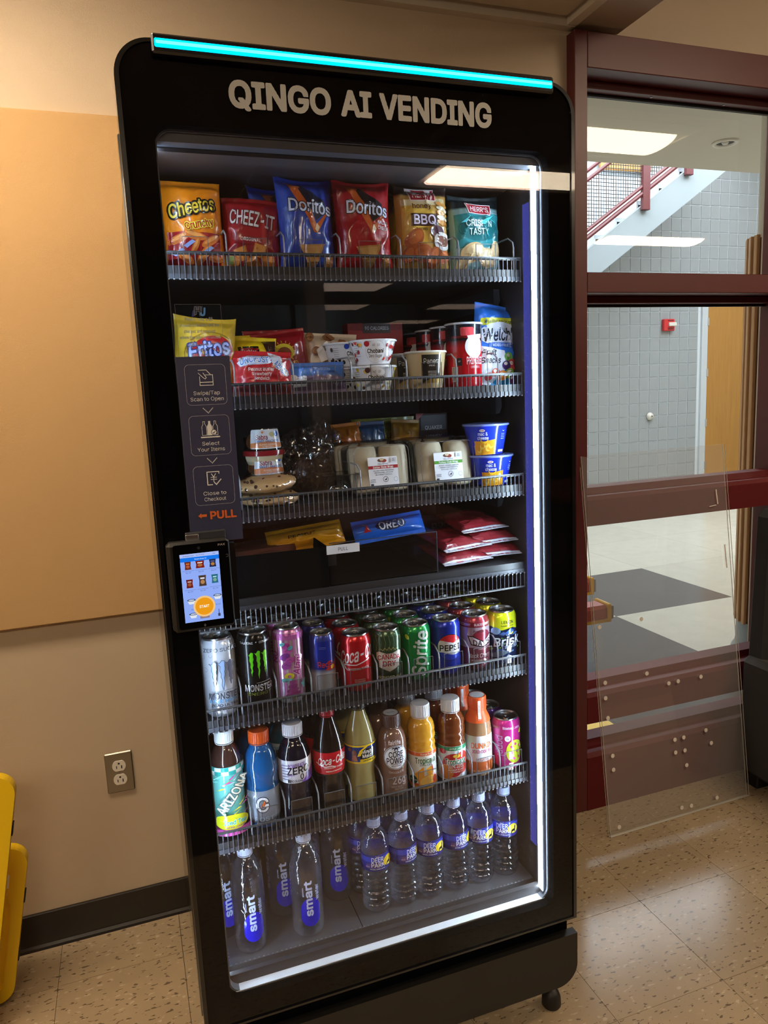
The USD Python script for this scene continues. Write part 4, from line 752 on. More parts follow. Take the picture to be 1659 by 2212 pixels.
    A.pg([(-.046, .138), (.050, .150), (.050, .134), (-.048, .122)], 'd8d83a'); A.text('Whole Fruit is our 1st ingredient!', .002, .136, .0062, '1c2440', .084, rot=7, shear=.2); A.ell(.0, .108, .050, .026, 'd8dcea', 8); A.ell(.0, .104, .046, .016, 'c2c8dc', 8); A.text("Welch's", .0, .108, .026, '16192a', .084, rot=10, shear=.15); A.pg([(-.03, .086), (.03, .094), (.034, .084), (-.028, .076)], '2f5fb8'); A.text('MIXED FRUIT', .002, .085, .0055, 'dce4f8', .044, rot=7); A.pg([(-.05, .0), (-.05, .078), (.01, .074), (.02, .04), (-.01, .0)], 'd4d6de'); A.text('Fruit', -.026, .066, .012, '1c1c28', .034, rot=8, shear=.2); A.text('Snacks', -.020, .050, .012, '1c1c28', .046, rot=8, shear=.2)
    for x, zz, s, c in ((.022, .062, .012, '6fae4a'), (.034, .048, .014, 'c8323a'), (.018, .044, .011, '4a2a6a'), (.030, .028, .013, '8ac23a'), (.012, .022, .012, 'e0802a'), (-.006, .026, .010, 'd2482a'), (.040, .018, .010, '5a2a5a'), (-.02, .016, .009, 'c83a3a')): A.ell(x, zz, s, s*.85, c); A.ell(x-.003, zz+.003, s*.4, s*.3, 'e8d8c8')
    bag('fruit_snack_pouch', 'tall blue fruit snack pouch leaning at the right end of the second shelf', w, h, .045, lambda x, z: '2f74dc' if z > .02 else '2a9ad8', A, (.742-.026, .160, z), (-8, 9, 2), 17, G, ears=.0, pinch=.02, catg='snack pouch')
shelf2()

# ---------------------------------------------------------------- third shelf
def shelf3():
    z = Z3; G = 'fresh food on the third shelf'
    # hummus snackers: dip cup below, clear dome with a printed band above
    def hummus(label, loc, rz=0):
        t = thing('hummus_cup', label, 'dip cup', loc, (0, 0, rz), 'hummus cups on the third shelf')
        part('dip_cup', lathe(smooth_prof([(0, 0), (.026, 0), (.030, .004), (.030, .020), (.034, .024), (.038, .036), (.038, .042)]), 40), 'print_gloss', t, True, hexc('cdbf9c'))
        part('red_ring', lathe([(.036, .042), (.0425, .042), (.043, .046), (.0425, .052), (.036, .052)], 40), 'print_gloss', t, 40, hexc('8c1f24'), label='red band at the waist')
        pr = [(.0405, .052), (.0400, .056), (.0345, .092), (.0335, .096), (.0, .097)]
        part('dome', lathe(pr, 40), 'film', t, 40); part('pretzels', lathe(smooth_prof([(0, .054), (.036, .054), (.032, .085), (0, .088)]), 24), 'print', t, True, hexc('6a3f1c'))
        A = Art(); A.rect(-.036, .056, .036, .094, 'dfe3ec', .004); A.pg([(-.036, .058), (.036, .058), (.036, .066), (.0, .071), (-.036, .067)], 'd98a58'); A.text('Sabra', -.010, .079, .0088, '8c2030', .026); A.text('SMART SNACKERS', .002, .071, .0048, '3a5a9a', .052); A.text('CLASSIC HUMMUS', .002, .0645, .0028, 'f2e4da', .034); A.text('& PRETZELS', .002, .0605, .0028, 'f2e4da', .022); A.ell(.013, .084, .006, .005, 'b8b48a'); A.ell(.024, .085, .0055, .0055, '3c66c8'); A.ell(-.008, .0885, .0022, .0022, 'd87828')
        for k in range(7): A.line([(-.008+.0030*math.cos(k*.52), .0885+.003*math.sin(k*.52)), (-.008+.0046*math.cos(k*.52), .0885+.0046*math.sin(k*.52))], .0005, 'd87828')
        printed('band', A, on_lathe([(.0400, .052), (.0335, .096)]), t, 'print_gloss', edge=.006, base=.0008)
        return t
    hm = hummus('hummus cup with pretzel dome on top of its stack on the third shelf', (.220, .215, z+.0515-.0), 0)
    bs = copy(hm, 'lower hummus cup, mostly hidden by the wrapped cookies', (.220, .215, z-.045+.0455-.0), (0, 0, 8))
    # cookies in film
    def cookie(label, loc, rot, seed):
        t = thing('wrapped_cookie', label, 'cookie', loc, rot, 'wrapped cookies on the third shelf'); r_ = np.random.default_rng(seed)
        m = lathe(smooth_prof([(0, 0), (.045, 0), (.056, .004), (.060, .011), (.055, .019), (.035, .023), (0, .024)]), 48); v = m.vertices; v += (meshkit.noise(v*90, seed)[:, None]-.5)*.0035; m.vertices = v
        part('cookie', m, 'print_card', t, True, hexc('c89f68'))
        cp = [(.05*math.sqrt(r_.random()), r_.uniform(0, 2*PI)) for _ in range(14)]+[(.0575, a) for a in r_.uniform(0, 2*PI, 16)]
        part('chocolate_chips', cat([xf(trimesh.creation.icosphere(1, r_.uniform(.002, .004)), None, (r*math.cos(a), r*math.sin(a), .0225 if r < .052 else r_.uniform(.006, .016))) for r, a in cp]), 'print_card', t, True, hexc('4a2a16'), kind='stuff')
        g = trimesh.creation.icosphere(3, 1.0); w = g.vertices*[.072, .066, .020]; w *= (1+.16*(meshkit.noise(g.vertices*4.5, seed+3)[:, None]-.5)); w[:, 2] += .012; w[:, 2] = np.maximum(w[:, 2], -.0005)
        part('film', (w, g.faces), 'film', t, 20)
        return t
    cookie('large wrapped cookie lying at the front of the third shelf, lower one', (.215, .162, z), (0, 0, 0), 3); cookie('large wrapped cookie lying on top of another at the front of the third shelf', (.212, .165, z+.030), (0, -5, 30), 4)
    # crumpled film bags
    for k, (x, y, h, w_, lb) in enumerate(((.305, .22, .135, .055, 'crumpled clear film bag standing left of the clear tub on the third shelf'), (.352, .26, .142, .05, 'tall crumpled clear film bag behind the clear tub on the third shelf'))):
        t = thing('film_bag', lb, 'film bag', (x, y, z), (0, 0, 25*k), 'film wrapped rolls on the third shelf'); g = trimesh.creation.icosphere(4, 1.0); v = g.vertices.copy(); n1 = meshkit.noise(v*3.2+k*7, 3+k); n2 = 1-np.abs(2*meshkit.noise(v*6+k*5, 9+k)-1)
        s = (.72+.45*n1+.16*n2**2)[:, None]; w = v*[w_, .04, h/2]*s; w[:, 2] += h/2; w[:, 2] = np.maximum(w[:, 2], .0003); part('film', (w, g.faces), 'film', t, 18)
        part('roll', xf(trimesh.creation.icosphere(3, 1.0), np.diag([.030, .022, h*.30, 1]), (0, 0, h*.30+.001)), 'print_card', t, True, hexc('3a241c'))
    # small clear tub
    t = thing('clear_tub', 'small open clear plastic tub between the cookies and the wraps', 'tub', (.352, .150, z)); 
    def tub(L0, L1, W0, W1, h, th=.001):
        o = np.array([(-L0, -W0, 0), (L0, -W0, 0), (L0, W0, 0), (-L0, W0, 0), (-L1, -W1, h), (L1, -W1, h), (L1, W1, h), (-L1, W1, h)]); f = [(0, 2, 1), (0, 3, 2)]
        for a, b in ((0, 1), (1, 2), (2, 3), (3, 0)): f += [(a, b, b+4), (a, b+4, a+4)]
        return trimesh.Trimesh(o, f, process=False)
    part('tub', tub(.030, .037, .030, .036, .050), 'clear_tub', t); part('rim', tube([(-.037, -.036, .05), (.037, -.036, .05), (.037, .036, .05), (-.037, .036, .05), (-.037, -.036, .05)], .0012, 5), 'film', t); part('foil', xf(trimesh.creation.icosphere(3, 1.0), np.diag([.027, .026, .018, 1]), (0, 0, .020)), 'film', t, 15)
    # wraps in clamshells
    def wrap(label, band, l1, loc, rot):
        t = thing('wrap_pack', label, 'sandwich wrap', loc, rot, 'packed wraps on the third shelf')
        for s in (-1, 1):
            m = lathe(smooth_prof([(0, .004), (.026, .004), (.031, .010), (.032, .05), (.031, .094), (.024, .100), (0, .101)]), 28); v = m.vertices*[1, .75, 1]; v += (meshkit.noise(v*60, 5+s)[:, None]-.5)*.003; part('wrap_half', xf(trimesh.Trimesh(v, m.faces, process=False), rotm([0, 1, 0], 2*s), (s*.031, .0, .0)), 'print_card', t, True, hexc('cfc2a4'))
        def sh(w, d, z0, z1, r): return slab(rrect(-w, w, -d, d, r, 5), z0, z1)
        g_ = rrect(-.070, .070, .0, .106, .014, 5); body = cat([plate(g_.difference(rrect(-.0692, .0692, .0008, .1052, .013, 5)), -.028, .028), flat(g_, -.0283)])
        part('clamshell', body, 'clear_tub', t); part('rim', plate(rrect(-.074, .074, -.0, .110, .016, 6).difference(rrect(-.071, .071, .003, .107, .014, 6)), .010, .0115), 'film', t)
        part('ridge', plate(rrect(-.060, .060, .010, .097, .012, 5).difference(rrect(-.0592, .0592, .0108, .0962, .0115, 5)), -.0292, -.0284), 'spacer', t)
        A = Art(); A.rect(-.031, .014, .033, .074, 'eceef6', .002); A.rect(-.031, .050, .033, .0565, band); A.text(l1, .001, .0533, .0042, 'f6f6f2', .044); A.ell(-.004, .067, .006, .0034, '6a4632'); A.ell(.0035, .066, .006, .0036, '9a3a30'); A.ell(-.001, .069, .0045, .003, 'd8c8a8'); A.text('DELI STYLE', .001, .0597, .0024, '40444e', .022)
        for k in range(3): A.text(('SALAMI, HAM, PEPPERONI', 'PROVOLONE, LETTUCE', 'IN A WHEAT TORTILLA')[k] if band != '4f9a2c' else ('ROAST TURKEY, BACON', 'CHEDDAR, TOMATO AND MAYO', 'IN FLOUR TORTILLA')[k], .001, .0462-.0042*k, .0022, '30343e', .044-.004*k)
        A.poly(Point(.004, .028).buffer(.0058).difference(Point(.004, .028).buffer(.0050)), '30343e'); A.pg([(.001, .026), (.007, .031), (.006, .026)], '30343e'); A.poly(Point(.026, .027).buffer(.0044).difference(Point(.026, .027).buffer(.004)), '50545e'); A.rect(.018, .062, .030, .0715, 'd6d8e2'); A.text('NO', .024, .0685, .002, '50545e'); A.text('MSG', .024, .0655, .002, '50545e')
        for k in range(3): A.rect(-.029, .023+.0025*k, -.018, .0238+.0025*k, '40444e')
        A.rect(-.029, .0155, -.023, .020, '30343e')
        printed('label', A, on_front(-.0287), t, 'print'); return t
    wi_ = wrap('clear clamshell of two wraps with a red-banded white label', 'a8141f', 'Italian Style Wrap', (.447, .158, z), (-9, 0, 0)); wt = wrap('clear clamshell of two wraps with a green-banded white label', '4f9a2c', 'Turkey Club Wrap', (.593, .156, z), (-9, 0, -2))
    copy(wi_, 'clear clamshell of wraps behind the red-banded one', (.432, .225, z), (-9, 0, 3)); copy(wt, 'clear clamshell of wraps behind the green-banded one', (.578, .222, z), (-9, 0, 0))
    # mac and cheese cups
    A = Art(); 
    def mac(full):
        A = Art(); A.rect(-.034, .004, .020, .030, 'f0a01e'); A.pg([(-.036, .0), (.022, .002), (.02, .034), (-.02, .028), (-.036, .02)], 'eaa428')
        for x, zz, r in ((-.014, .018, 20), (.0, .014, -30), (-.022, .010, 60), (.008, .020, 10), (-.004, .022, 50)): A.poly(affinity.translate(affinity.rotate(Point(0, 0).buffer(.006).difference(Point(.002, .003).buffer(.0045)), r), x, zz), 'f6d05a')
        A.ell(-.012, .0525, .0062, .0030, 'e8eaf4'); A.text('Kraft', -.012, .0525, .0026, 'b02a28'); A.text('mac &', -.011, .0455, .0070, 'e9ecfa', .022); A.text('cheese', -.011, .0370, .0070, 'e9ecfa', .026); A.poly(Point(-.008, .034).buffer(.009).difference(Point(-.008, .037).buffer(.0085)), 'f2c832'); A.pg([(.034, .052), (.040, .049), (.046, .053), (.041, .0505)], 'eef0fa')
        for k in range(4): A.rect(.033, .044-.0035*k, .044, .0448-.0035*k, 'c8d0f0')
        A.rect(.028, .006, .046, .011, 'e4e6ee'); return A
    m1 = cup('noodle_cup', 'blue macaroni cup standing on another at the right end of the third shelf', .036, .0475, .0655, flat_('1f36c8'), mac(1), (.690, .150, z+.0665), -22, 'macaroni cups on the third shelf', 'macaroni cup', '7d8ccc'); copy(m1, 'lower blue macaroni cup at the right end of the third shelf', (.698, .148, z), (0, 0, -12)); copy(m1, 'blue macaroni cup behind the front stack', (.686, .245, z), (0, 0, 20))
    # further back
    A = Art(); A.text('pirouline', .0, .036, .018, '6a4a14', .10, grow=(.001, 'c8b83a'))
    bag('snack_roll_pack', 'yellow-green wrapped snack roll pack at the back of the third shelf', .155, .075, .05, lambda x, z: '8a8a1e', A, (.520, .325, z+.075), (-4, 0, 0), 21, G)
    t = thing('oat_carton', 'dark oat carton with white lettering at the back of the third shelf', 'carton', (.640, .345, z)); part('carton', chbox(-.04, .04, -.02, .02, 0, .155, .001), 'print_card', t, False, hexc('3a1620')); A = Art(); A.rect(-.028, .115, .036, .150, '55525c'); A.text('QUAKER', .004, .121, .0085, 'd8d4d8', .044); A.text('HONEY', .004, .100, .0085, 'a8a4a8', .04); A.pg([(-.04, .155), (-.02, .155), (-.04, .135)], 'a83038'); printed('print', A, on_front(-.0202), t)
    for k, (x, c, s) in enumerate(((.425, 'c8701a', 23), (.475, '2a4f7a', 24), (.555, 'a8741c', 25))): bag('small_bag', ('orange', 'dark blue', 'golden')[k]+' small snack bag peeking over the wrap packs', .07, .085, .035, (lambda c: lambda x, z: c)(c), None, (x, .285, z+.06), (-6, 4*k-4, 0), s, G)
shelf3()

# ---------------------------------------------------------------- drawer shelf
def shelf4():
    z = Z4
    t = thing('black_bin', 'matte black bin on the drawer shelf at left', 'bin', (0, 0, z)); part('front', chbox(.115, .313, .104, .108, .0, .082, .001), 'black_mask', t); part('walls', cat([bx(.115, .118, .108, .40, 0, .082), bx(.310, .313, .108, .40, 0, .082), bx(.118, .310, .108, .40, 0, .003), bx(.118, .310, .397, .40, 0, .082)]), 'black_mask', t)
    t = thing('clear_bin', 'smoked clear bin with a white pull label on the drawer shelf', 'bin', (0, 0, z)); part('front', flat(sbox(.316, 0, .548, .088), .105), 'clear_tub', t); part('side', trimesh.Trimesh([(.547, .1065, 0), (.547, .42, 0), (.547, .42, .088), (.547, .1065, .088)], [(0, 1, 2), (0, 2, 3)], process=False), 'clear_tub', t); part('edge', cat([bx(.316, .548, .1038, .1068, .087, .0882), bx(.5468, .5482, .1036, .1068, 0, .088)]), 'liner_edge', t); part('floor', bx(.316, .548, .1065, .42, 0, .002), 'black_mask', t)
    A = Art(); A.rect(.310, .0655, .3785, .0835, 'd9dbe2'); A.text('PULL', .344, .0745, .0068, '26262c', .020, False); printed('pull_label', A, on_front(.1035), t)
    A = Art(); A.text('PEANUT', -.01, .030, .006, '3a1c0c', .06)
    bag('candy_bar', 'golden yellow candy bar pack lying across the black bin', .165, .055, .03, lambda x, z: 'd9920e', A, (.300, .210, z+.058), (-32, -4, 2), 31, catg='candy bar', pinch=.0)
    t = thing('protein_carton', 'dark carton lettered protein behind the yellow candy bar', 'carton', (.305, .30, z)); part('carton', chbox(-.07, .07, -.03, .03, 0, .098, .001), 'print_card', t, False, hexc('1c1412')); A = Art(); A.text('PROTEIN', .01, .084, .011, '5a504c', .085); printed('print', A, on_front(-.0302), t)
    A = Art(); A.ell(.0, .028, .036, .012, '10204a'); A.text('OREO', .002, .028, .0165, 'eceef4', .060, grow=(.0012, '14306a')); A.pg([(-.062, .020), (-.048, .020), (-.055, .040)], 'c8202c'); A.line([(-.060, .040), (-.050, .022)], .0015, 'f0e0e0')
    ob = bag('cookie_sleeve', 'blue cookie sleeve with white letters on the drawer shelf', .165, .052, .035, lambda x, z: '1f6ade', A, (.484, .205, z+.062), (-26, -4, 2), 32, catg='cookies', pinch=.0)
    t = thing('pastry_carton', 'dark blue pastry carton with white bubble letters on the drawer shelf', 'carton', (.640, .30, z), (0, 0, 0)); part('carton', chbox(-.075, .075, -.02, .02, 0, .085, .001), 'print_card', t, False, hexc('1c1c58')); A = Art(); A.text('pop', -.006, .067, .016, 'a8a8d0', .044); A.text('tarts', .004, .050, .011, 'a8a8d0', .036); printed('print', A, on_front(-.0202), t)
    A = Art(); A.rect(-.05, .012, .05, .040, '9a2a34'); A.rect(-.052, .0, .052, .010, 'd4d4e4'); A.rect(-.03, .003, -.012, .007, 'c03040'); A.rect(.004, .003, .03, .007, 'c03040')
    r0 = bag('jerky_pack', 'red and white snack packet lying lowest in the pile at right', .125, .125, .022, lambda x, z: 'd2d2e2' if z < .010 else '6e141c', A, (.628, .118, z+.010), (-78, 0, 8), 33, 'red packets piled on the drawer shelf')
    for x, y, zz, rz, lb in ((.750-.045, .135, .012, -6, 'red and white snack packet at the right end of the pile, lowest'), (.632, .124, .038, 12, 'red and white snack packet on top at the left of the pile'), (.705, .140, .040, 4, 'red and white snack packet in the middle of the right pile'), (.690, .155, .068, 10, 'red and white snack packet topmost in the right pile')): copy(r0, lb, (x, y, z+zz), (-78, 0, rz))
    t = thing('pastry_slice', 'brown wrapped pastry lying behind the black bin', 'pastry', (.20, .24, z+.045), (0, 0, 10)); part('pastry', slab(rrect(-.07, .07, -.05, .05, .02), 0, .03), 'print_card', t, False, hexc('6a3420')); part('film', xf(trimesh.creation.icosphere(3, 1.0), np.diag([.076, .056, .022, 1]), (0, 0, .015)), 'film', t, 20)
shelf4()

# ---------------------------------------------------------------- cans
YF = .136
RC = .0325
def claws(A, cx, z0, z1, col, out=None, w=.0115):
    """three torn claw marks"""
    for k, (dx, top, lo) in enumerate(((-.0135, .96, .10), (.0, 1.0, .0), (.0135, .98, .16))):
        H_ = z1-z0; zz = lambda v: z0+H_*v; x = cx+dx
        p = [(x-w*.62, zz(top-.06)), (x-w*.30, zz(top-.09)), (x+w*.05, zz(top)), (x+w*.42, zz(top-.03)), (x+w*.34, zz(.80)), (x+w*.42, zz(.72)), (x+w*.26, zz(.62)), (x+w*.34, zz(.52)), (x+w*.14, zz(.40)), (x+w*.22, zz(.30)), (x+w*.06, zz(lo+.12)), (x+w*.02, zz(lo)), (x-w*.14, zz(lo+.16)), (x-w*.02, zz(.34)), (x-w*.20, zz(.44)), (x-w*.12, zz(.56)), (x-w*.30, zz(.66)), (x-w*.22, zz(.80)), (x-w*.36, zz(.86))]
        g = Polygon(p).buffer(0)
        if out: A.poly(g.buffer(.0009), out)
        A.poly(g, col if isinstance(col, str) else col[k])
def lane(proto, name_, i, n, dx=0.0, rz=0, start=1, words=('second', 'third', 'fourth', 'fifth'), pitch=ROW, z=None):
    for k in range(start, n+1):
        copy(proto, f'{name_}, {words[k-1]} from the front in its lane', (LX[i]+dx*k, YF+pitch*k, z), (0, 0, rz+37*k % 50-20))
def cans():
    z = Z5; g = lambda s: s+' on the can shelf'
    # 0 white energy drink
    A = Art(); r_ = np.random.default_rng(3)
    for k in range(60):
        a, x, v, s = r_.uniform(0, 2*PI), r_.uniform(-.085, .085), r_.uniform(.02, .138), r_.uniform(.003, .009)
        if abs(x+.002) > .026 or v > .125 or v < .03: A.line([(x+s*math.cos(a+t)*(.4+.1*t), v+s*math.sin(a+t)*(.4+.1*t)) for t in np.linspace(0, 4.2, 9)], .00055, '9aa0b0')
    claws(A, -.001, .060, .118, ('a9c4f0', 'a9c4f0', '77778c'), '5c6272'); A.text('ZERO SUGAR', .0, .1395, .0070, '5e6470', .060); A.text('MONSTER', .002, .0475, .0120, '4a4e5a', .056, shear=.05); A.text('ENERGY', .0, .0375, .0060, '63a8e6', .050); A.text('ZERO ULTRA', .0, .029, .0052, '3a3e48', .046); A.line([(-.02, .057), (.027, .0595), (.03, .052)], .0008, '6a6e7a')
    c0 = can('drink_can', 'tall white energy drink can with pale blue claw marks, front left of the can shelf', RC, .158, A, flat_('dfe3ee'), (LX[0]+.001, YF-.004, z), 4, 'white energy drink cans')
    lane(c0, 'tall white energy drink can', 0, 1, z=z)
    # 1 black
    A = Art(); claws(A, .0, .066, .124, '6ee01e'); A.text('TAURINE  *  GINSENG  *', .002, .1405, .0042, 'c4c4c4', .075); A.text('MONSTER', .0, .0485, .0130, 'e8e8ec', .060, shear=.05); A.line([(-.006, .0585), (.024, .0605), (.026, .054)], .0008, 'c8c8cc'); A.text('ENERGY', .0, .0365, .0058, '7a8a2a', .050)
    c1 = can('drink_can', 'tall black energy drink can with green claw marks, front of its lane', RC, .158, A, flat_('08090b'), (LX[1]+.001, YF-.002, z), 4, 'black energy drink cans')
    lane(c1, 'tall black energy drink can', 1, 2, z=z)
    # 2 pink striped slim
    A = Art(); R = .0292
    for k in range(-8, 9): A.rect(k*.0108-.0026, .013, k*.0108+.0026, .140, 'd88ac8')
    A.rect(-.0918, .134, .0918, .147, 'c86ab0')
    for x, v, s, c in ((-.006, .122, .008, 'c04a9c'), (-.002, .112, .009, 'd060ac'), (-.008, .100, .010, '8a3a94'), (.0, .092, .009, 'c858a8'), (-.006, .082, .010, 'a848a0'), (.002, .118, .005, '5cc8c8'), (-.012, .126, .005, '68d0d0')): A.ell(x, v, s, s*.7, c, 30); A.line([(x-s*.6, v-s*.2), (x, v+s*.3), (x+s*.6, v-s*.1)], .0008, '702a7a')
    A.text('Alani', .014, .082, .0125, 'a8288a', .040, rot=80, shear=.2, grow=(.0016, 'f2c8e6')); A.text('NU', -.028, .1, .012, '9a2a80', rot=90); A.ell(-.002, .060, .0085, .007, 'e8d83a'); A.ell(-.002, .0595, .003, .003, 'b45ab0'); A.ell(-.006, .052, .011, .004, '6cc8cc')
    for k in range(4): A.ell(.003, .022+.0085*k, .0135-.0026*k, .0052, 'c45ab4' if k % 2 else 'b04aa6', 12)
    A.pg([(.018, .042), (.03, .05), (.024, .030)], '6cc8cc'); A.ell(.006, .016, .003, .003, 'e8d83a')
    c2 = can('drink_can', 'slim pink and white striped energy drink can, front of its lane', R, .156, A, bands((.013, 'd6d6de'), (.148, 'e8dcec'), (1, 'c868b0')), (LX[2], YF, z), -8, 'pink striped energy drink cans')
    lane(c2, 'slim pink striped energy drink can', 2, 1, z=z)
    # 3 red bull style
    A = Art(); R = .0268
    A.pg([(-.020, .060), (.018, .060), (.013, .118), (-.014, .118)], '1f2f9e'); A.pg([(.024, .060), (.050, .060), (.046, .118), (.030, .118)], '1f2f9e'); A.text('RedBull', .011, .070, .0118, 'd23a34', .046); A.pg([(.002, .058), (.012, .066), (.024, .068), (.026, .060), (.012, .056)], 'c83a34'); A.ell(.020, .0625, .005, .005, 'e8c83a'); A.pg([(.016, .057), (.028, .064), (.030, .058)], 'd2463a')
    for k in range(2): A.rect(-.008, .106-.003*k, .006, .1067-.003*k, '8a98d8')
    c3 = can('drink_can', 'slim blue and silver energy drink can with red letters, front of its lane', R, .133, A, bands((.060, 'b4b6bc'), (1, '3a4292')), (LX[3], YF, z), -9, 'blue and silver energy drink cans')
    lane(c3, 'slim blue and silver energy drink can', 3, 2, z=z)
    # 4 red cola
    A = Art(); A.text('Coca-Cola', .010, .083, .026, 'f2ecec', .098, rot=12, shear=.35, bold=True); A.pg([(-.046, .068), (-.026, .058), (-.020, .047), (-.032, .056)], 'f2ecec'); A.line([(-.05, .07), (-.03, .060), (.0, .060), (.03, .070)], .0022, 'f2ecec'); A.text('ORIGINAL TASTE', .004, .0515, .0044, 'f0e4e4', .048, rot=4); A.text('DELICIOUS &', .006, .028, .0026, 'e8c8c8', .022); A.text('REFRESHING', .006, .024, .0026, 'e8c8c8', .022)
    c4 = can('drink_can', 'red cola can with white script, front of its lane', RC, .122, A, flat_('c4131f'), (LX[4]+.002, YF-.002, z), -16, 'red cola cans')
    lane(c4, 'red cola can', 4, 4, z=z)
    # 5 ginger ale
    A = Art()
    for k in range(-10, 11): A.line([(k*.0095, .112), (k*.0088+.003, .096), (k*.0092, .078)], .0008, '8a9a6a')
    A.pg([(-.026, .075), (-.020, .078), (.0, .072), (.020, .078), (.026, .075), (.026, .062), (.021, .056), (.021, .044), (.0, .034), (-.021, .044), (-.021, .056), (-.026, .062)], 'dcd6c8'); A.pg([(-.024, .0735), (.024, .0735), (.024, .063), (.0195, .057), (.0195, .045), (.0, .036), (-.0195, .045), (-.0195, .057), (-.024, .063)], 'e9e6e2'); A.text('CANADA', .0, .0635, .0098, 'b01a24', .046, arc=.003); A.text('DRY', .0, .0515, .0108, 'b01a24', .026); A.text('SINCE 1904', .0, .0725, .0026, 'b01a24', .02); A.text('GINGER ALE', .002, .022, .0056, 'c9c29a', .050)
    A.line([(-.016, .084), (-.012, .080), (-.008, .086), (-.004, .081), (.0, .087), (.004, .081), (.008, .086), (.012, .080), (.016, .084)], .0012, 'b8b070')
    c5 = can('drink_can', 'dark green ginger ale can with a white shield, front of its lane', RC, .122, A, bands((.035, '23381e'), (1, '38543a')), (LX[5]+.0005, YF, z), -10, 'ginger ale cans')
    lane(c5, 'dark green ginger ale can', 5, 3, z=z)
    # 6 green lemon-lime
    A = Art(); A.text('Sprite', .004, .062, .030, 'dfeee4', .098, rot=84, shear=.12, grow=(.0008, '0a6a34')); A.ell(-.024, .098, .004, .006, 'd8e23a', 30); A.text('12 FL OZ', -.044, .095, .0035, '9ad0a8', rot=90)
    c6 = can('drink_can', 'bright green lemon-lime soda can with upright white letters, front of its lane', RC, .122, A, flat_('0b8f43'), (LX[6]-.003, YF, z), -10, 'green lemon-lime soda cans')
    lane(c6, 'bright green lemon-lime soda can', 6, 3, z=z)
    # 7 blue cola
    A = Art(); R7 = .0285; c_ = Point(.006, .063).buffer(R7, quad_segs=16); A.poly(c_.buffer(.0012), '0a1230'); A.poly(c_, 'f0f0f4'); A.poly(c_.intersection(Polygon([(-.05, .074), (-.012, .079), (.012, .073), (.05, .082), (.05, .12), (-.05, .12)])), 'd5232f'); A.poly(c_.intersection(Polygon([(-.05, .050), (-.012, .053), (.012, .046), (.05, .050), (.05, .0), (-.05, .0)])), '1d3fc2'); A.text('PEPSI', .006, .0625, .0125, '0c0f1c', .048); A.rect(-.0, .016, .02, .017, '6a8ae0')
    c7 = can('drink_can', 'deep blue cola can with a red, white and blue roundel, front of its lane', RC, .122, A, flat_('1430a8'), (LX[7]-.0025, YF, z), -14, 'blue cola cans')
    lane(c7, 'deep blue cola can', 7, 3, z=z)
    # 8 black cherry
    A = Art(); A.rect(-.1, .098, .1, .110, '9a2a3c')
    for x in (-.034, .014, .058): A.text('BLACK CHERRY', x, .1035, .0052, 'e8dce0', .040)
    A.rect(-.1, .052, .1, .097, 'b49aa6'); A.rect(-.1, .013, .1, .052, '7a3440'); A.poly(Point(.012, .066).buffer(.026).intersection(sbox(-.1, .058, .1, .1)), '8c2436'); A.pg([(-.022, .079), (-.010, .079), (.012, .066), (.034, .079), (.044, .079), (.036, .058), (.012, .052), (-.014, .058)], '3a161e'); A.pg([(-.018, .0765), (-.010, .0765), (.012, .064), (.034, .0765), (.040, .0765), (.034, .060), (.012, .0545), (-.012, .060)], 'd8ccd2'); A.text("DAY'S", .012, .0645, .0108, '2a1218', .042, arc=-.003); A.text('Fred Day', .006, .0885, .005, '4a2a34', .028, shear=.2); A.text('Black Cherry', .006, .034, .0090, 'd6c4be', .052, shear=.15); A.text('Wishniak Soda', .006, .0235, .0052, 'd6c4be', .040, shear=.15); A.text('SINCE 1899', .012, .0485, .003, 'c8a8a8', .022)
    c8 = can('drink_can', 'mauve and red black cherry soda can, front of its lane', RC, .122, A, bands((.1, '8a4a58'), (1, '9a3040')), (LX[8]-.002, YF, z), -15, 'black cherry soda cans')
    lane(c8, 'black cherry soda can', 8, 3, z=z)
    # 9 lemon tea
    A = Art(); A.text('LEMON', .008, .0985, .0070, '16182a', .028); A.text('FLAVORED ICED TEA', .008, .0905, .0028, '16182a', .030); A.pg([(-.1, .075), (-.03, .088), (-.01, .080), (.02, .086), (.04, .078), (.1, .084), (.1, .013), (-.1, .013)], '23305a')
    r_ = np.random.default_rng(8)
    for k in range(34): x, v, s = r_.uniform(-.085, .085), r_.uniform(.02, .076), r_.uniform(.003, .010); A.pg([(x-s, v-s*.3), (x, v+s*.5), (x+s, v+s*.2), (x+s*.2, v-s*.5)], ('8ab4dc', '4a6aa8', '7ab83a', 'c8dcf0', '1a2240')[k % 5])
    A.ell(-.018, .080, .010, .008, '8ab0dc'); A.ell(.012, .078, .006, .006, 'e8dc4a'); A.pg([(.0, .076), (.012, .086), (.02, .08), (.008, .072)], '3a5aa8'); A.text('Brisk', .006, .0575, .0190, 'e8ecf4', .056, rot=8, shear=.25, grow=(.002, '141a34')); A.text('ICED TEA', .014, .045, .006, 'd8e0f0', .028, rot=6, shear=.2); A.ell(-.012, .028, .018, .006, '6a7a8a', 20)
    c9 = can('drink_can', 'yellow and blue lemon iced tea can, front right of the can shelf', RC, .122, A, bands((.080, '2a3a6a'), (1, 'dce01c')), (LX[9]-.004, YF, z), -17, 'lemon iced tea cans')
    lane(c9, 'yellow lemon iced tea can', 9, 3, dx=-.002, z=z)
cans()

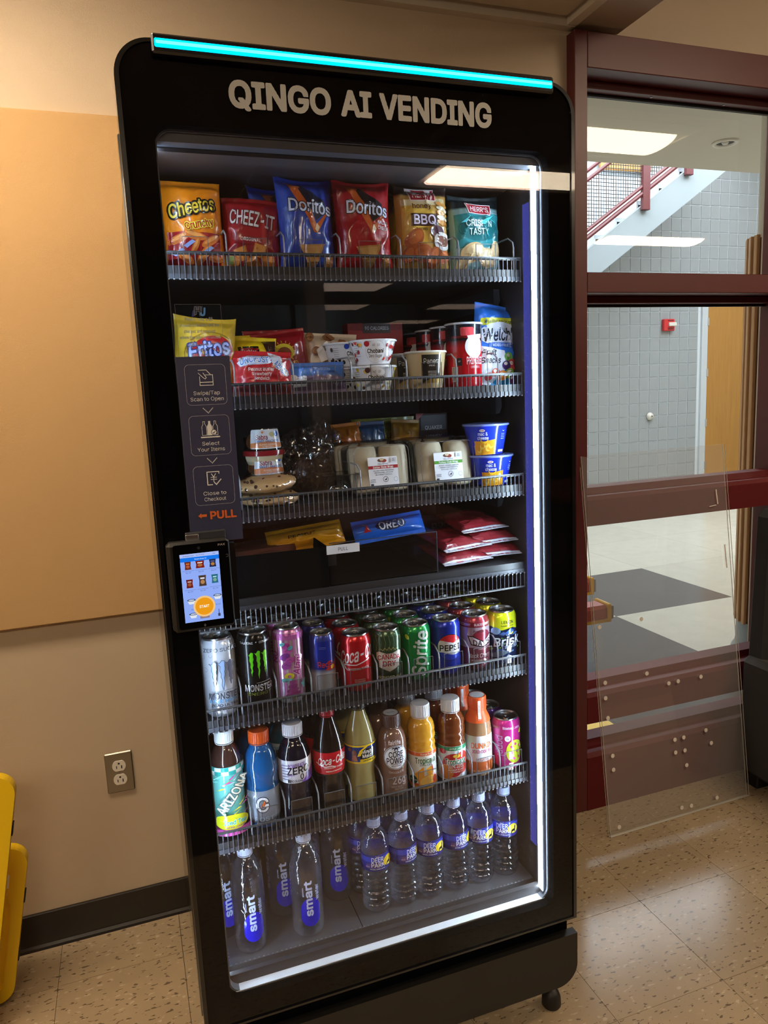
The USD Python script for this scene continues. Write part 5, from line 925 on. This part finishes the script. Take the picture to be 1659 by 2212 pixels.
# ---------------------------------------------------------------- bottles
def wavy(amp, n, z0, z1, k=5, tw=0):
    """ribs and panels pressed into a bottle"""
    def f(v):
        v = v.copy(); a = np.arctan2(v[:, 1], v[:, 0]); z = v[:, 2]; e = np.clip((z-z0)/.008, 0, 1)*np.clip((z1-z)/.008, 0, 1)
        s = 1-amp*e*(.5+.5*np.cos(n*a+tw*(z-z0)))*(.6+.4*np.cos((z-z0)/(z1-z0)*2*PI*k)); v[:, 0] *= s; v[:, 1] *= s; return v
    return f
def drinks():
    z = Z6; y = .140
    X = [.0855, .1545, .2245, .2995, .3695, .4405, .5095, .5805, .6475, .7185]
    lb = 'bottle shelf'
    # 0 iced tea with a bright sleeve
    pf = [(0, .004), (.026, .0), (.031, .004), (.0315, .03), (.0315, .15), (.0305, .162), (.022, .182), (.0165, .190), (.0165, .194)]
    A = Art(); r_ = np.random.default_rng(4); c_ = ('48c8c0', 'e85ab0', '2aa8a8', 'f2f0e6', 'e8d83a', '8ae0d8', 'd84aa0')
    for i in range(14):
        for j in range(2): A.rect(-.099+.0142*i, .143-.008*j, -.099+.0142*i+.0142, .151-.008*j, ('3ab8b0', 'e8f0ea')[(i+j) % 2])
    for k in range(30):
        x, v, s = r_.uniform(-.085, .085), r_.uniform(.045, .130), r_.uniform(.006, .016); A.pg([(x-s, v-s*.6), (x+s*.3, v+s*.1), (x-.1*s, v+s*.2), (x+s, v+s), (x-.1*s, v-.1*s), (x+.3*s, v-.2*s)], c_[k % 7])
    A.text('ARIZONA', .004, .097, .0155, 'f4ead2', .085, rot=58, shear=.1, grow=(.0018, '5a7a7a')); A.ell(.0, .040, .027, .016, 'd8dc2a'); A.ell(-.014, .046, .012, .010, 'c8d020'); A.text('Iced Tea', .004, .040, .0090, '20b0b8', .034, grow=(.0008, 'f4f0a0')); A.text('WITH LEMON', .004, .030, .0034, 'a03a80', .03); A.rect(-.099, .012, .099, .026, 'd85ab4')
    bottle('drink_bottle', 'iced tea bottle in a bright teal sleeve at the left end of its shelf', pf, 'iced_tea', (.0185, .194, .2185), (X[0], y-.004, z), 0, (.010, .151, bands((.03, 'd870c0'), (1, '7ad0c8'))), A, 'iced tea bottles', 'f0f4f6')
    # 1 blue sports drink
    pf = [(0, .005), (.028, 0), (.0345, .006), (.0345, .085), (.0330, .090), (.0335, .108), (.0350, .114), (.0352, .128), (.031, .150), (.026, .164), (.0190, .172), (.0190, .178)]
    A = Art(); A.text('G', -.002, .055, .029, 'eef2fa', .025, grow=(.0016, '2c3648')); A.pg([(-.006, .050), (.004, .066), (.002, .056), (.008, .062), (-.002, .046), (.001, .055)], 'e8742a'); A.text('FROST', -.004, .024, .0085, 'a8b8cc', .050); A.text('GLACIER', .004, .0145, .0045, 'a8b8cc', .040); A.pg([(-.020, .075), (-.012, .079), (-.02, .068)], 'e6eaf4')
    g1 = bottle('drink_bottle', 'blue sports drink bottle with an orange cap, front of its lane', pf, 'blue_drink', (.0205, .178, .2025), (X[1], y, z), -8, (.008, .084, bands((.025, '56606e'), (1, '8e98a8'))), A, 'sports drink bottles', 'e2601c', mod=wavy(.03, 7, .085, .165, 3))
    copy(g1, 'blue sports drink bottle with an orange cap behind the front one', (X[1]-.002, y+.075, z), (0, 0, 60))
    # 2 dark grape sports drink
    pf = [(0, .005), (.028, 0), (.034, .006), (.034, .03), (.0325, .036), (.0325, .080), (.0345, .086), (.0345, .134), (.033, .140), (.026, .160), (.019, .170), (.0175, .178)]
    def pw(col, c2):
        A = Art(); A.text('POWERADE', .0, .124, .0078, c2, .036, rot=4, shear=.1); A.text('ZERO', .003, .1135, .0150, '1a1c26', .048, rot=5, shear=.1); A.text('0', .010, .099, .0110, '1a1c26', .008); A.pg([(.008, .086), (.04, .116), (.04, .086)], c2); A.text('ZERO SUGAR', -.004, .0905, .0050, '2a2c38', .030); A.text(col, -.012, .1035, .003, c2); A.ell(.026, .098, .006, .008, '5a3a7a')
        for k in range(6): A.rect(-.032, .094+.006*k, -.018, .0955+.006*k, '6a5a9a')
        A.rect(-.020, .088, -.014, .095, '3a3c48'); return A
    p2 = bottle('drink_bottle', 'dark purple sports drink bottle with a white zero label, front of its lane', pf, 'grape_drink', (.0205, .180, .2045), (X[2], y, z), -4, (.0855, .1345, flat_('dfe0ee')), pw('GRAPE', '7a4ab8'), 'zero sports drink bottles', 'dfe4f2', mod=wavy(.03, 6, .03, .084, 3))
    b2 = bottle('drink_bottle', 'blue zero sports drink bottle behind the dark purple one', pf, 'berry_drink', (.0205, .180, .2045), (X[2]-.006, y+.085, z), -22, (.0855, .1345, flat_('cfe0ee')), pw('BERRY', '3a9ad0'), 'zero sports drink bottles', '9ab0c8')
    # 3 cola
    pf = [(0, .006), (.022, .0), (.030, .004), (.0318, .012), (.0305, .045), (.0285, .062), (.0315, .085), (.0340, .100), (.0345, .120), (.0335, .138), (.029, .158), (.0215, .180), (.0155, .196), (.0135, .204), (.0135, .207)]
    A = Art(); A.text('Coca-Cola', .004, .118, .0155, 'f4eeee', .066, rot=7, shear=.3); A.line([(-.034, .112), (-.014, .104), (.0, .106), (.01, .103)], .0018, 'f4eeee'); A.text('ORIGINAL TASTE', .006, .102, .0034, 'f0e0e0', .042, rot=3); A.text('Delicious & Refreshing', .006, .094, .0030, 'f0e0e0', .036, rot=2)
    k3 = bottle('drink_bottle', 'dark cola bottle with a red cap and red label, front of its lane', pf, 'cola', (.0150, .206, .2235), (X[3], y+.002, z), -8, (.086, .1345, flat_('c01624')), A, 'cola bottles', 'c01a30', mod=wavy(.035, 12, .014, .080, 1))
    copy(k3, 'dark cola bottle behind the front one', (X[3]-.004, y+.075, z), (0, 0, 40))
    # 4 lemonade
    A = Art(); A.rect(-.11, .093, .11, .0975, 'e6c62a'); A.rect(-.11, .1305, .11, .1345, 'e6c62a'); A.rect(-.002, .098, .034, .126, '15171e'); A.rect(-.002, .0965, .034, .1035, 'e8cc2a'); A.text('Minute', .015, .120, .0078, 'f4f4f0', .026); A.text('Maid', .013, .1105, .0078, 'f4f4f0', .020); A.text('Lemonade', .016, .100, .0042, '1a3a1a', .024); A.pg([(-.008, .110), (-.002, .124), (.010, .132), (.016, .131), (.004, .124), (.0, .112)], 'f0d02a'); A.ell(-.014, .117, .0055, .0075, '6a4030'); A.pg([(-.021, .100), (-.007, .100), (-.010, .113), (-.018, .113)], '9a5a40'); A.ell(-.024, .125, .004, .004, '7a5a4a')
    m4 = bottle('drink_bottle', 'cloudy lemonade bottle with a blue and yellow label, front of its lane', pf, 'lemonade', (.0150, .206, .2235), (X[4], y+.006, z), -14, (.0925, .135, flat_('2a3f8c')), A, 'lemonade bottles', '2a2a16', mod=wavy(.035, 12, .014, .085, 1))
    copy(m4, 'cloudy lemonade bottle behind the front one', (X[4]-.004, y+.08, z), (0, 0, 30))
    # 5 chocolate milk
    pf = [(0, .004), (.027, 0), (.031, .005), (.031, .03), (.0295, .045), (.031, .060), (.0325, .080), (.0325, .120), (.030, .134), (.023, .148), (.0175, .153), (.0175, .156)]
    A = Art(); A.poly(Point(.002, .093).buffer(.0275), 'cfd4e2'); A.poly(Point(.002, .093).buffer(.0262), '1c2034'); A.poly(Point(.002, .093).buffer(.0252), 'e6eaf4'); A.text('fairlife', .0, .127, .0088, 'e8e2e4', .028); A.text('CORE', .002, .1005, .0122, '1c2238', .032); A.text('POWER', .002, .0865, .0122, '1c2238', .042); A.text('HIGH PROTEIN', .002, .0785, .0028, '2a3048', .026); A.text('MILK SHAKE', .002, .0742, .0028, '2a3048', .022); A.text('CHOCOLATE', .002, .0605, .0046, 'c8b4b0', .034, arc=-.002); A.text('26g', .008, .040, .0160, 'c8bcc0', .032); A.text('HIGH QUALITY', .006, .026, .0040, 'b8a8a8', .034); A.text('PROTEIN', .006, .0205, .0040, 'b8a8a8', .02); A.ell(.002, .1125, .0042, .005, '2a2e40'); A.ell(-.004, .1155, .003, .0013, '2a2e40', 25); A.ell(.008, .1155, .003, .0013, '2a2e40', -25); A.ell(.002, .111, .0022, .002, 'e6eaf4')
    f5 = bottle('drink_bottle', 'brown chocolate milk bottle with a round white label, front of its lane', pf, 'choc_milk', (.0205, .155, .182), (X[5], y, z), -8, None, A, 'chocolate milk bottles', '5a403c', lmat='print_gloss')
    A = Art(); A.ell(0, 0, .016, .016, 'c8ccd6'); A.text('fairlife', 0, 0, .004, '5a5e6a'); m, c = A.mesh(lambda uv, l: np.c_[uv, np.full(len(uv), .1821)+l]); part('cap_disc', m, 'print', f5, False, c)
    copy(f5, 'brown chocolate milk bottle behind the front one', (X[5]-.003, y+.075, z), (0, 0, 30))
    # 6, 7 juices
    pf = [(0, .005), (.026, 0), (.0315, .006), (.0315, .085), (.0320, .089), (.0300, .096), (.0315, .104), (.0295, .112), (.0318, .120), (.0300, .130), (.0310, .138), (.027, .152), (.020, .160), (.0185, .164)]
    A = Art(); A.rect(-.1, .082, .1, .090, 'e0662a'); A.text('Orange Blend', .006, .086, .0040, 'f6e8d8', .028); A.text('Tropicana', .004, .0715, .0128, '14603a', .048, grow=(.0006, 'eef0e8')); A.text('100% JUICE', .004, .0615, .0046, '2a3a2a', .028); A.rect(-.1, .005, .1, .018, 'd2601e')
    A.pg([(-.022, .040), (-.002, .058), (.0, .022), (-.012, .014)], 'f0a020'); A.pg([(.004, .052), (.016, .058), (.022, .04), (.008, .034)], 'f2aa2a'); A.ell(.006, .024, .020, .013, 'ee9a1c', 20); A.ell(.006, .025, .017, .0105, 'f6c25a', 20); A.ell(-.026, .026, .010, .010, '1f4a2a'); A.text('NO SUGAR', -.026, .026, .0026, 'c8dcc8'); A.line([(.017, .060), (.022, .034)], .0022, 'd8303a'); A.ell(.024, .026, .006, .008, 'd8482a')
    o6 = bottle('drink_bottle', 'orange juice bottle with a white cap and fruit label, front of its lane', pf, 'orange_juice', (.0205, .164, .192), (X[6], y, z), -13, (.005, .0905, flat_('e8ece8')), A, 'orange juice bottles', 'e4e8f2')
    copy(o6, 'orange juice bottle with a white cap behind the front one', (X[6]-.004, y+.078, z), (0, 0, -20))
    A = Art(); A.rect(-.1, .080, .1, .089, '1f8a5a'); A.text('APPLE JUICE', .006, .0843, .0040, 'e8f4ec', .032); A.ell(-.002, .045, .026, .028, 'b81c24'); A.ell(.020, .050, .020, .026, 'cc3a30'); A.ell(-.018, .030, .016, .018, 'd8823a'); A.ell(.006, .067, .009, .004, 'd8b23a'); A.line([(.008, .066), (.009, .078)], .0012, '3a2414'); A.ell(-.026, .078, .008, .006, 'b81c24')
    A.text('Tropicana', .004, .0545, .0128, '14603a', .048, grow=(.0012, 'f0ece8')); A.text('100% JUICE', .004, .0425, .0062, 'f4e4e0', .036); A.text('Excellent Source', .004, .0355, .0034, 'f4e4e0', .034); A.text('of Vitamin C', .004, .0305, .0034, 'f4e4e0', .026); A.rect(-.1, .005, .1, .013, 'd4dcec')
    a7 = bottle('drink_bottle', 'apple juice bottle with a red apple label and white cap, front of its lane', pf, 'apple_juice', (.0205, .164, .192), (X[7], y-.002, z), -14, (.005, .0895, flat_('dfe4ea')), A, 'apple juice bottles', 'e4e8f2')
    copy(a7, 'apple juice bottle with a white cap behind the front one', (X[7]-.005, y+.078, z), (0, 0, -20))
    # 8 iced coffee
    pf = [(0, .005), (.026, 0), (.0315, .006), (.0315, .100), (.031, .112), (.027, .132), (.0195, .148), (.0185, .156)]
    A = Art(); A.text('DUNKIN', .004, .0765, .0125, 'e0641e', .052); A.text("'", .032, .08, .01, 'd8287a'); A.text('ICED COFFEE', .004, .0625, .0068, 'b02a62', .046); A.text('original', .004, .045, .0072, 'a04a20', .030, False); A.rect(-.1, .004, .1, .038, 'b85a2a'); A.text('13.7 FL OZ (405 mL)', .004, .016, .0034, 'e8c8a8', .044)
    d8 = bottle('drink_bottle', 'iced coffee bottle with an orange shrink-wrapped cap, front of its lane', pf, 'iced_coffee', (.0205, .156, .184), (X[8], y, z), -15, (.006, .099, bands((.040, 'b85a2a'), (1, 'e2e0e4'))), A, 'iced coffee bottles', 'e2581a')
    part('neck_wrap', lathe([(.0290, .128), (.0265, .136), (.0203, .149), (.0203, .158)], 36), 'print', d8, True, hexc('e2581a'), label='orange plastic neck wrap')
    A = Art(); A.rect(-.003, .134, .005, .178, 'e6e4e6', .001); A.text('SHAKE WELL', .001, .160, .003, 'd8641e', .022, rot=90); printed('seal_strip', A, on_lathe([(.0275, .132), (.0213, .149), (.0213, .182)]), d8, 'print', edge=.006)
    A = Art(); A.ell(0, 0, .0165, .0165, 'd8dae2'); m, c = A.mesh(lambda uv, l: np.c_[uv, np.full(len(uv), .1841)+l]); part('cap_disc', m, 'print', d8, False, c)
    for k in (1, 2): copy(d8, ('iced coffee bottle with an orange cap, second in its lane', 'iced coffee bottle with an orange cap, third in its lane')[k-1], (X[8]-.006*k, y+.076*k, z), (0, 0, -14))
    # 9 pink cans
    A = Art(); A.text('poppi', -.016, .060, .0170, 'd09ac8', .048, rot=-90); A.text('Strawberry Lemon', .010, .103, .0058, 'f0d8e8', .042); A.text('5g Sugar', -.030, .103, .0045, 'f0d8e8', .018); A.poly(affinity.scale(Point(.018, .046).buffer(.022), 1, 1.25), 'd8e43a'); A.pg([(.028, .088), (.034, .100), (.040, .094), (.036, .086)], 'd8e43a'); A.ell(.0, .078, .0068, .0068, 'e8ecf4'); A.text('5g', .0, .078, .003, '8a3a7a')
    for x, v in ((.008, .058), (.018, .064), (.028, .058), (.010, .044), (.022, .046), (.032, .046), (.014, .030), (.026, .032)): A.ell(x, v, .0024, .0036, 'cf3a86', 10)
    p9 = can('drink_can', 'magenta prebiotic soda can with a yellow fruit at the right end of the bottle shelf', RC, .122, A, flat_('c22a7e'), (X[9]-.002, YF-.002, z+.004), -22, 'magenta soda cans')
    A = Art(); A.text('poppi', -.004, .060, .0170, '9a7ac0', .048, rot=-90); A.ell(.02, .05, .018, .022, '8a4ab0')
    q9 = can('drink_can', 'dark purple soda can, second in the lane behind the magenta one', RC, .122, A, flat_('4a1c66'), (X[9]-.012, YF+ROW, z+.004), 20, 'magenta soda cans')
    copy(q9, 'dark purple soda can, third in the lane behind the magenta one', (X[9]-.018, YF+2*ROW, z+.004), (0, 0, 40))
drinks()

# ---------------------------------------------------------------- water on the bottom deck
def waters():
    z = Z7
    pf = [(0, .006), (.020, .0005), (.028, 0), (.0335, .007), (.0340, .016), (.0340, .140), (.0325, .160), (.027, .184), (.018, .202), (.0135, .208), (.0135, .213)]
    A = Art(); A.ell(.004, .066, .0215, .030, '2320c8'); A.poly(affinity.scale(Point(.004, .052).buffer(.0215), 1, 1.05), '2320c8'); A.text('smart', .0, .094, .0155, 'c6d4fa', .080, rot=90, grow=(.0005, 'c6d4fa')); A.text('water', .0185, .105, .0085, 'b4c4f2', .036, rot=90); A.text('glaceau', -.011, .110, .0030, 'b4c4f2', .02, rot=90)
    B = Art(); B.items = list(A.items)
    for k, w in enumerate((.018, .012, .016, .010)): B.rect(-.105+.0, .0, -.105, .0, 'b4c4f2') if False else None
    s1 = bottle('water_bottle', 'tall water bottle with a blue oval, front left corner of the bottom deck', pf, 'water', (.0155, .212, .2345), (.1085, .142, z), 0, None, A, 'tall water bottles', 'd2dcf6')
    for x, y, rz, lb in ((.232, .140, -7, 'tall water bottle with a blue oval, second of the front pair'), (.062, .205, 10, 'tall water bottle hidden behind the front left one by the door frame'), (.195, .222, -6, 'tall water bottle seen between the front pair'), (.322, .222, -14, 'tall water bottle just left of the small ribbed water bottles'), (.118, .232, 70, 'tall water bottle behind the front left one'), (.252, .232, 120, 'tall water bottle behind the second front one')): copy(s1, lb, (x, y, z), (0, 0, rz))
    pf = [(0, .009), (.012, .006), (.020, .0008), (.027, 0), (.0320, .008)]
    for k in range(6): zz = .012+.0145*k; pf += [(.0325-.0012*(k > 2), zz), (.0325-.0012*(k > 2), zz+.007), (.0298, zz+.0095), (.0298, zz+.012)]
    pf += [(.0312, .100), (.0318, .104), (.0318, .142), (.0325, .150), (.0300, .168), (.022, .186), (.0145, .194), (.0128, .197), (.0128, .200)]
    A = Art(); A.rect(-.1, .104, .1, .112, '2c2a78'); A.rect(-.026, .111, .006, .122, '5a4a8a'); A.rect(-.1, .1385, .1, .142, '2a2c7a'); A.text('DEER', .0, .1315, .0105, 'dfe4f4', .027); A.text('PARK', .001, .1195, .0105, 'dfe4f4', .030); A.line([(-.004, .141), (-.001, .138), (.0, .140), (.001, .138), (.004, .141)], .0007, 'c8d0ea'); A.text('NATURAL SPRING WATER', .0, .1095, .0026, 'c8d0ea', .034); A.ell(.026, .124, .013, .012, 'e8c82a'); A.ell(.030, .122, .010, .010, 'f0d84a')
    A.pg([(.020, .112), (.023, .121), (.030, .123), (.031, .129), (.0335, .131), (.034, .126), (.032, .120), (.033, .112), (.0315, .112), (.030, .117), (.024, .116), (.022, .112)], '17151f'); A.line([(.033, .131), (.031, .137)], .0007, '17151f'); A.line([(.034, .131), (.0375, .136)], .0007, '17151f'); A.text('NEW LOOK', -.022, .116, .0028, 'c8a8d8', .008)
    d1 = bottle('water_bottle', 'small ribbed water bottle with a deer label, leftmost of the front row', pf, 'water', (.0145, .199, .2155), (.393, .152, z), -8, (.1035, .1425, bands((.115, '3a3a78'), (.126, '3438a0'), (1, '3a4cd8'))), A, 'small ribbed water bottles', 'bccaf4', mod=wavy(.035, 5, .010, .100, 4, 60))
    for k, rz in ((1, 22), (2, -18), (3, 8), (4, -24), (5, -36)): copy(d1, f'small ribbed water bottle with a deer label, {("second", "third", "fourth", "fifth", "rightmost")[k-1]} of the front row', ((.393, .458, .523, .587, .650, .715)[k], .152-.002*(k > 3), z), (0, 0, rz))
    for k in range(6): copy(d1, f'small ribbed water bottle with a deer label, {("first", "second", "third", "fourth", "fifth", "sixth")[k]} from the left in the second row', ((.384, .447, .512, .576, .640, .704)[k], .222, z), (0, 0, 30+47*k % 60-40))
waters()
